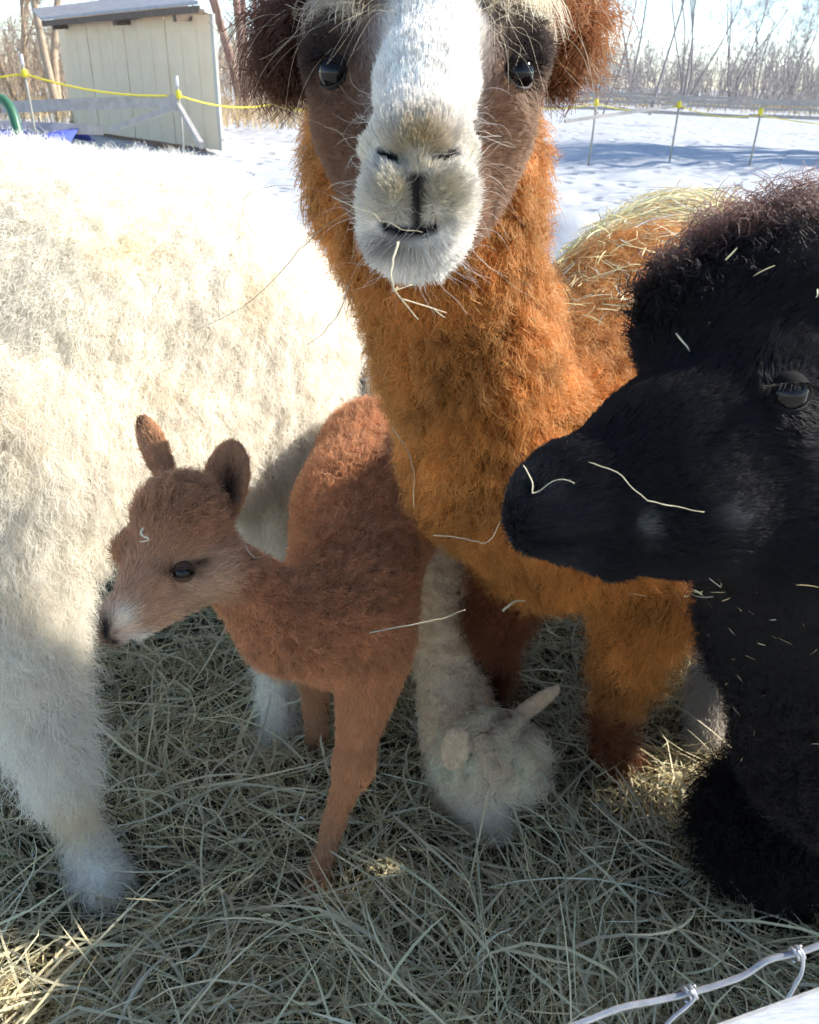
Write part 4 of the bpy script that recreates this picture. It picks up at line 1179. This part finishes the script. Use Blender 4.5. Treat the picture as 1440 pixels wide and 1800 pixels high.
# ------------------------------------------------------------------ second black one, head down in the corner
def black_grazer():
    B = Body()
    K = (.007, .006, .007)
    B.ball(P(1352, 1440, 1.29), (.118, .11, .130), None, .045, K, (-.2, -.5, -.5), .7, .04)
    B.limb(P(1372, 1520, 1.30), P(1365, 1580, 1.31), .075, .055, .02, K, (0, 0, -1), .4, .04)
    B.limb(P(1400, 1400, 1.36), (.88, 1.18, .52), .075, .090, .02, K, (0, 0, -1), .5, .05)
    B.limb((.88, 1.18, .52), (1.02, 1.32, .70), .09, .17, .03, K, (0, 0, -1), .5, .05)
    B.limb((1.02, 1.32, .75), (1.30, 1.85, .72), .20, .20, .03, K, (0, 0, -1), .5, .06)
    ax = P(1300, 1200, 1.33) - P(1308, 1310, 1.34)
    B.ball(P(1303, 1255, 1.335), (.058, .020, .012), bone(ax, A3(.9, -.2, 0)), .006, K, nrm(ax), .3, .01)
    for x, y in ((.98, 1.40), (1.16, 1.34), (1.22, 1.90), (1.42, 1.82)):
        B.limb((x, y, .45), (x, y, .03), .06, .045, .02, K, (0, 0, -1), .4, .04)
    root, V, Fq, Nv, ct = finish('black_alpaca', 'second black alpaca, shaggy head down in the hay at the right edge', A3(1.1, 1.4, 0), B, .010, None, None)
    skin_mesh('body', V, Fq, ct['col'], root, .8)
    split_coat(root, V, Fq, Nv, ct, .004, None,
        dict(n=50000, rad=.0006, k=6, clump=((.020, .6), (.008, .4)), curl=.15, freq=1.3, messy=.18, clump_tilt=.8, cvar=.5, seed=71, droop=.3), HAIR_DARK)
    return root, V, Nv

def dark_alpaca():
    B = Body()
    K = (.028, .016, .013)
    B.ball((-.02, 2.50, .30), (.20, .36, .32), None, .03, K, (0, -.3, -.8), .6, .05)
    B.limb((.05, 2.25, .40), (.12, 2.16, .70), .09, .07, .03, K, (0, 0, -1), .5, .05)
    B.limb((.12, 2.16, .72), (.14, 2.02, .68), .06, .03, .01, K, (0, 0, -1), .5, .03)
    root, V, Fq, Nv, ct = finish('dark_alpaca', 'dark brown alpaca lying down, glimpsed behind the white one and the brown neck', A3(0, 2.5, 0), B, .016, None, None)
    skin_mesh('body', V, Fq, ct['col'], root, .8)
    split_coat(root, V, Fq, Nv, ct, .004, None,
        dict(n=12000, rad=.0012, k=5, clump=((.02, .5),), curl=.1, freq=1.3, messy=.2, clump_tilt=.6, cvar=.5, seed=81), HAIR_DARK)
    return root, V, Nv

brown, bV, bN = brown_alpaca()
young, yV, yN = cria()
white, wV, wN = white_alpaca()
cream, cV, cN = cream_alpaca()
fawn, fV, fN = fawn_alpaca()
black, kV, kN = black_alpaca()
grazer, gV, gN = black_grazer()
dark, dV, dN = dark_alpaca()

# ================================================================== SMALL THINGS
# hay lying on the animals' coats
def on_coat(V, Nv, pick, n, seed, name, label, ln=(.02, .09), wd=(.001, .0028), off=(.012, .03), bright=1.25):
    r = np.random.default_rng(seed)
    w = pick.astype(float); w /= w.sum()
    i = r.choice(len(V), n, p=w)
    st = V[i] + Nv[i] * r.uniform(*off, n)[:, None] + r.normal(0, .006, (n, 3))
    nn = Nv[i]; t = nrm(np.cross(nn, r.normal(0, 1, (n, 3))))
    hd = np.arctan2(t[:, 1], t[:, 0]); ti = np.arcsin(np.clip(t[:, 2], -1, 1))
    Vv, Fq, C = ribbons(name, st, hd, ti, r.uniform(*ln, n), r.uniform(*wd, n), r.normal(0, .8, n), hay_colours(r, n) * bright, seed + 1, 4, .4, .05)
    o = coloured(name, Vv, Fq, np.clip(C, 0, .8), HAY); tag(o, label, 'hay', kind='stuff')
bx, by, bd = proj_all(bV)
on_coat(bV, bN, (bN[:, 2] > -.1) & (bd > 1.25) & (bx > 960) & (by < 700), 2400, 101, 'hay_on_back', 'hay strewn over the back of the brown alpaca', off=(.02, .035))
on_coat(bV, bN, (bN[:, 2] > .3) & (bd > 1.55) & (by < 470), 2200, 103, 'hay_on_rump', 'thick hay lying on the rump of the brown alpaca', (.05, .14), (.0015, .0035), off=(.022, .045))
kx, ky, kd = proj_all(kV)
on_coat(kV, kN, (kd < .75) & (ky < 620) & (kx < 1500), 26, 105, 'hay_flecks', 'small hay flecks caught in the black topknot', (.006, .02), (.0006, .0014), (.012, .025))
on_coat(kV, kN, (ky > 1000) & (ky < 1350) & (kx < 1460) & (kN[:, 1] < 0), 40, 107, 'hay_flecks', 'hay flecks on the neck of the black alpaca', (.005, .02), (.0006, .0016), (.010, .016))
wx, wy, wd_ = proj_all(wV)
on_coat(wV, wN, (wy < 900) & (wx > 0) & (wN[:, 1] < .1), 22, 109, 'hay_flecks', 'few tiny hay flecks on the flank of the white alpaca', (.006, .03), (.0006, .0012), (.022, .034), .7)

STRAW = noisy('pale_straw', (.50, .42, .26), (.66, .58, .40), 30, .6)
STEM = noisy('brown_stem', (.30, .20, .12), (.42, .30, .18), 30, .7)
def straw(path, r0, label, m=STRAW, extra=(), flat=1.0):
    p = smooth_path([P(*q) for q in path], 18)
    r0 = r0 * .72
    jr = np.random.default_rng(int(path[0][0])); k_ = jr.normal(0, .0007, (len(p), 3)); p = p + np.cumsum(k_, 0) * np.sin(np.linspace(0, math.pi, len(p)))[:, None]
    base = p[0]
    root = empty('hay_stalk', tuple(base), label, 'hay stalk', 'single hay stalks')
    link_mesh('stem', *tube(p, np.linspace(r0 * 1.25, r0 * .6, len(p)) * (1 + .12 * np.sin(np.arange(len(p)) * 2.3)), 6, True, .4), m, root)
    for e in extra:
        q = smooth_path([P(*k) for k in e], 8)
        link_mesh('twig', *tube(q, np.linspace(r0 * .8, r0 * .4, len(q)), 5), m, root)
straw([(650, 1112, 1.045), (720, 1102, 1.04), (780, 1090, 1.03), (818, 1072, 1.02)], .0024, 'straight white stick lying across the chest of the young brown alpaca')
straw([(584, 346, .52), (640, 372, .505), (700, 398, .50), (742, 408, .505)], .00085, 'pale stalk sticking from the left corner of the pale mouth')
straw([(700, 425, .50), (690, 470, .495), (700, 510, .50), (735, 562, .53)], .0009, 'branched pale straw hanging below the pale chin', STRAW,
      (((700, 505, .50), (690, 512, .50), (725, 500, .505)), ((705, 525, .505), (745, 537, .515), (785, 550, .53)), ((760, 541, .52), (778, 556, .53), (783, 558, .53))))
straw([(600, 350, .52), (540, 328, .55), (470, 320, .60), (425, 345, .62), (432, 390, .62), (462, 426, .62)], .00045, 'thin looping stem left of the pale muzzle', STEM)
straw([(620, 368, .53), (560, 410, .58), (490, 470, .64), (420, 540, .68), (345, 581, .70)], .0006, 'long thin brown stem running down over the white flank', STEM)
straw([(612, 498, .74), (596, 545, .74), (570, 580, .74), (540, 606, .74)], .0007, 'short curved stem between white flank and brown neck', STEM)
straw([(690, 752, .94), (722, 800, .93), (733, 850, .93), (728, 894, .93)], .0011, 'golden curved straw on the lower left of the brown neck')
straw([(884, 1074, 1.10), (900, 1064, 1.10), (924, 1058, 1.10)], .0045, 'short thick white flake below the black muzzle')
straw([(1035, 812, .492), (1085, 832, .488), (1130, 872, .487), (1180, 888, .495), (1238, 900, .502)], .0008, 'long pale straw lying along the black cheek')
straw([(762, 941, .60), (810, 940, .59), (850, 946, .58), (880, 905, .56), (908, 886, .535)], .0008, 'straw dangling from the front of the black mouth')
straw([(252, 928, .912), (247, 938, .91), (257, 944, .91), (246, 952, .91)], .0022, 'tiny crooked white flake on the forehead of the young alpaca')
straw([(432, 958, .985), (438, 970, .97), (452, 976, .965), (482, 967, .98)], .0009, 'small curled straw on the neck of the young alpaca')
straw([(452, 172, .62), (520, 200, .60), (580, 225, .585), (640, 242, .575)], .0006, 'thin stalk poking out left of the brown cheek', STEM)
straw([(920, 818, .515), (940, 850, .505), (935, 868, .503), (975, 845, .498), (1010, 850, .497)], .0006, 'crooked fine straw on the black nose')
straw([(845, 455, .62), (880, 490, .66), (945, 530, .74)], .0006, 'thin straw slanting right below the pale chin')

# woven wire and white board in the near corner
WIRE = noisy('galvanised_wire', (.42, .43, .45), (.62, .63, .66), 40, .35, .1, 80, spec=.6)
bsdf(WIRE).inputs['Metallic'].default_value = .6
PAINT = noisy('white_paint', (.72, .70, .66), (.80, .79, .76), 14, .6, .25, 60, stretch=(1, 8, 1))
def wire_fence():
    d = .60
    root = empty('wire_fence', tuple(A3(.3, .42, 0)), 'galvanised woven wire with two wrapped knots in the lower right corner', 'wire fence')
    path = [P(700, 1915, d), P(860, 1850, d), P(1000, 1806, d), P(1090, 1772, d), P(1150, 1760, d), P(1215, 1745, d), P(1300, 1718, d), P(1350, 1688, d), P(1403, 1675, d), P(1470, 1652, d), P(1640, 1600, d)]
    link_mesh('top_wire', *tube(smooth_path(path, 70), .0024, 10), WIRE, root)
    for kx_, ky_, tail in ((1215, 1745, [(1213, 1742), (1222, 1752), (1206, 1770), (1180, 1792), (1150, 1830), (1120, 1900)]), (1403, 1675, [(1401, 1672), (1411, 1684), (1409, 1710), (1396, 1735), (1378, 1770), (1350, 1840)])):
        c = P(kx_, ky_, d); ax = nrm(P(kx_ + 30, ky_ - 9, d) - c)
        e1 = nrm(np.cross(ax, A3(0, 0, 1))); e2 = np.cross(ax, e1)
        co = [c + ax * (.0022 * (a / (2 * math.pi)) * 1.9 - .006) + .0044 * (math.cos(a) * e1 + math.sin(a) * e2) for a in np.linspace(0, 5 * math.pi, 60)]
        link_mesh('knot', *tube(co, .0013, 6), WIRE, root)
        link_mesh('stay_wire', *tube(smooth_path([P(x, y, d - .004) for x, y in tail], 30), .0016, 8), WIRE, root)
wire_fence()
def board():
    a, b = P(1150, 1832, .50), P(1700, 1636, .50)
    z = (a[2] + b[2]) / 2
    t = nrm((b - a) * A3(1, 1, 0)); s = nrm(A3(t[1], -t[0], 0))
    a = P(1240, 1801, .50); 
    t3 = nrm(P(1440, 1729, .50) - a); s3 = nrm(np.cross(t3, A3(0, 0, 1)))
    n3 = nrm(np.cross(s3, t3))
    w, h = .11, .036
    p0, p1 = a - t3 * .9, a + t3 * 1.3
    V = []
    bv = .004
    prof = [(0, -bv), (bv, 0), (w - bv, 0), (w, -bv), (w, -h + bv), (w - bv, -h), (bv, -h), (0, -h + bv)]
    for p in (p0, p1):
        for u, v in prof: V.append(p + s3 * u + n3 * v)
    k = len(prof)
    Fc = [(i, (i + 1) % k, k + (i + 1) % k, k + i) for i in range(k)] + [tuple(range(k - 1, -1, -1)), tuple(range(k, 2 * k))]
    o = link_mesh('fence_board', V, Fc, PAINT, None, False, base=a); tag(o, 'white painted fence board in the lower right corner', 'board')
board()
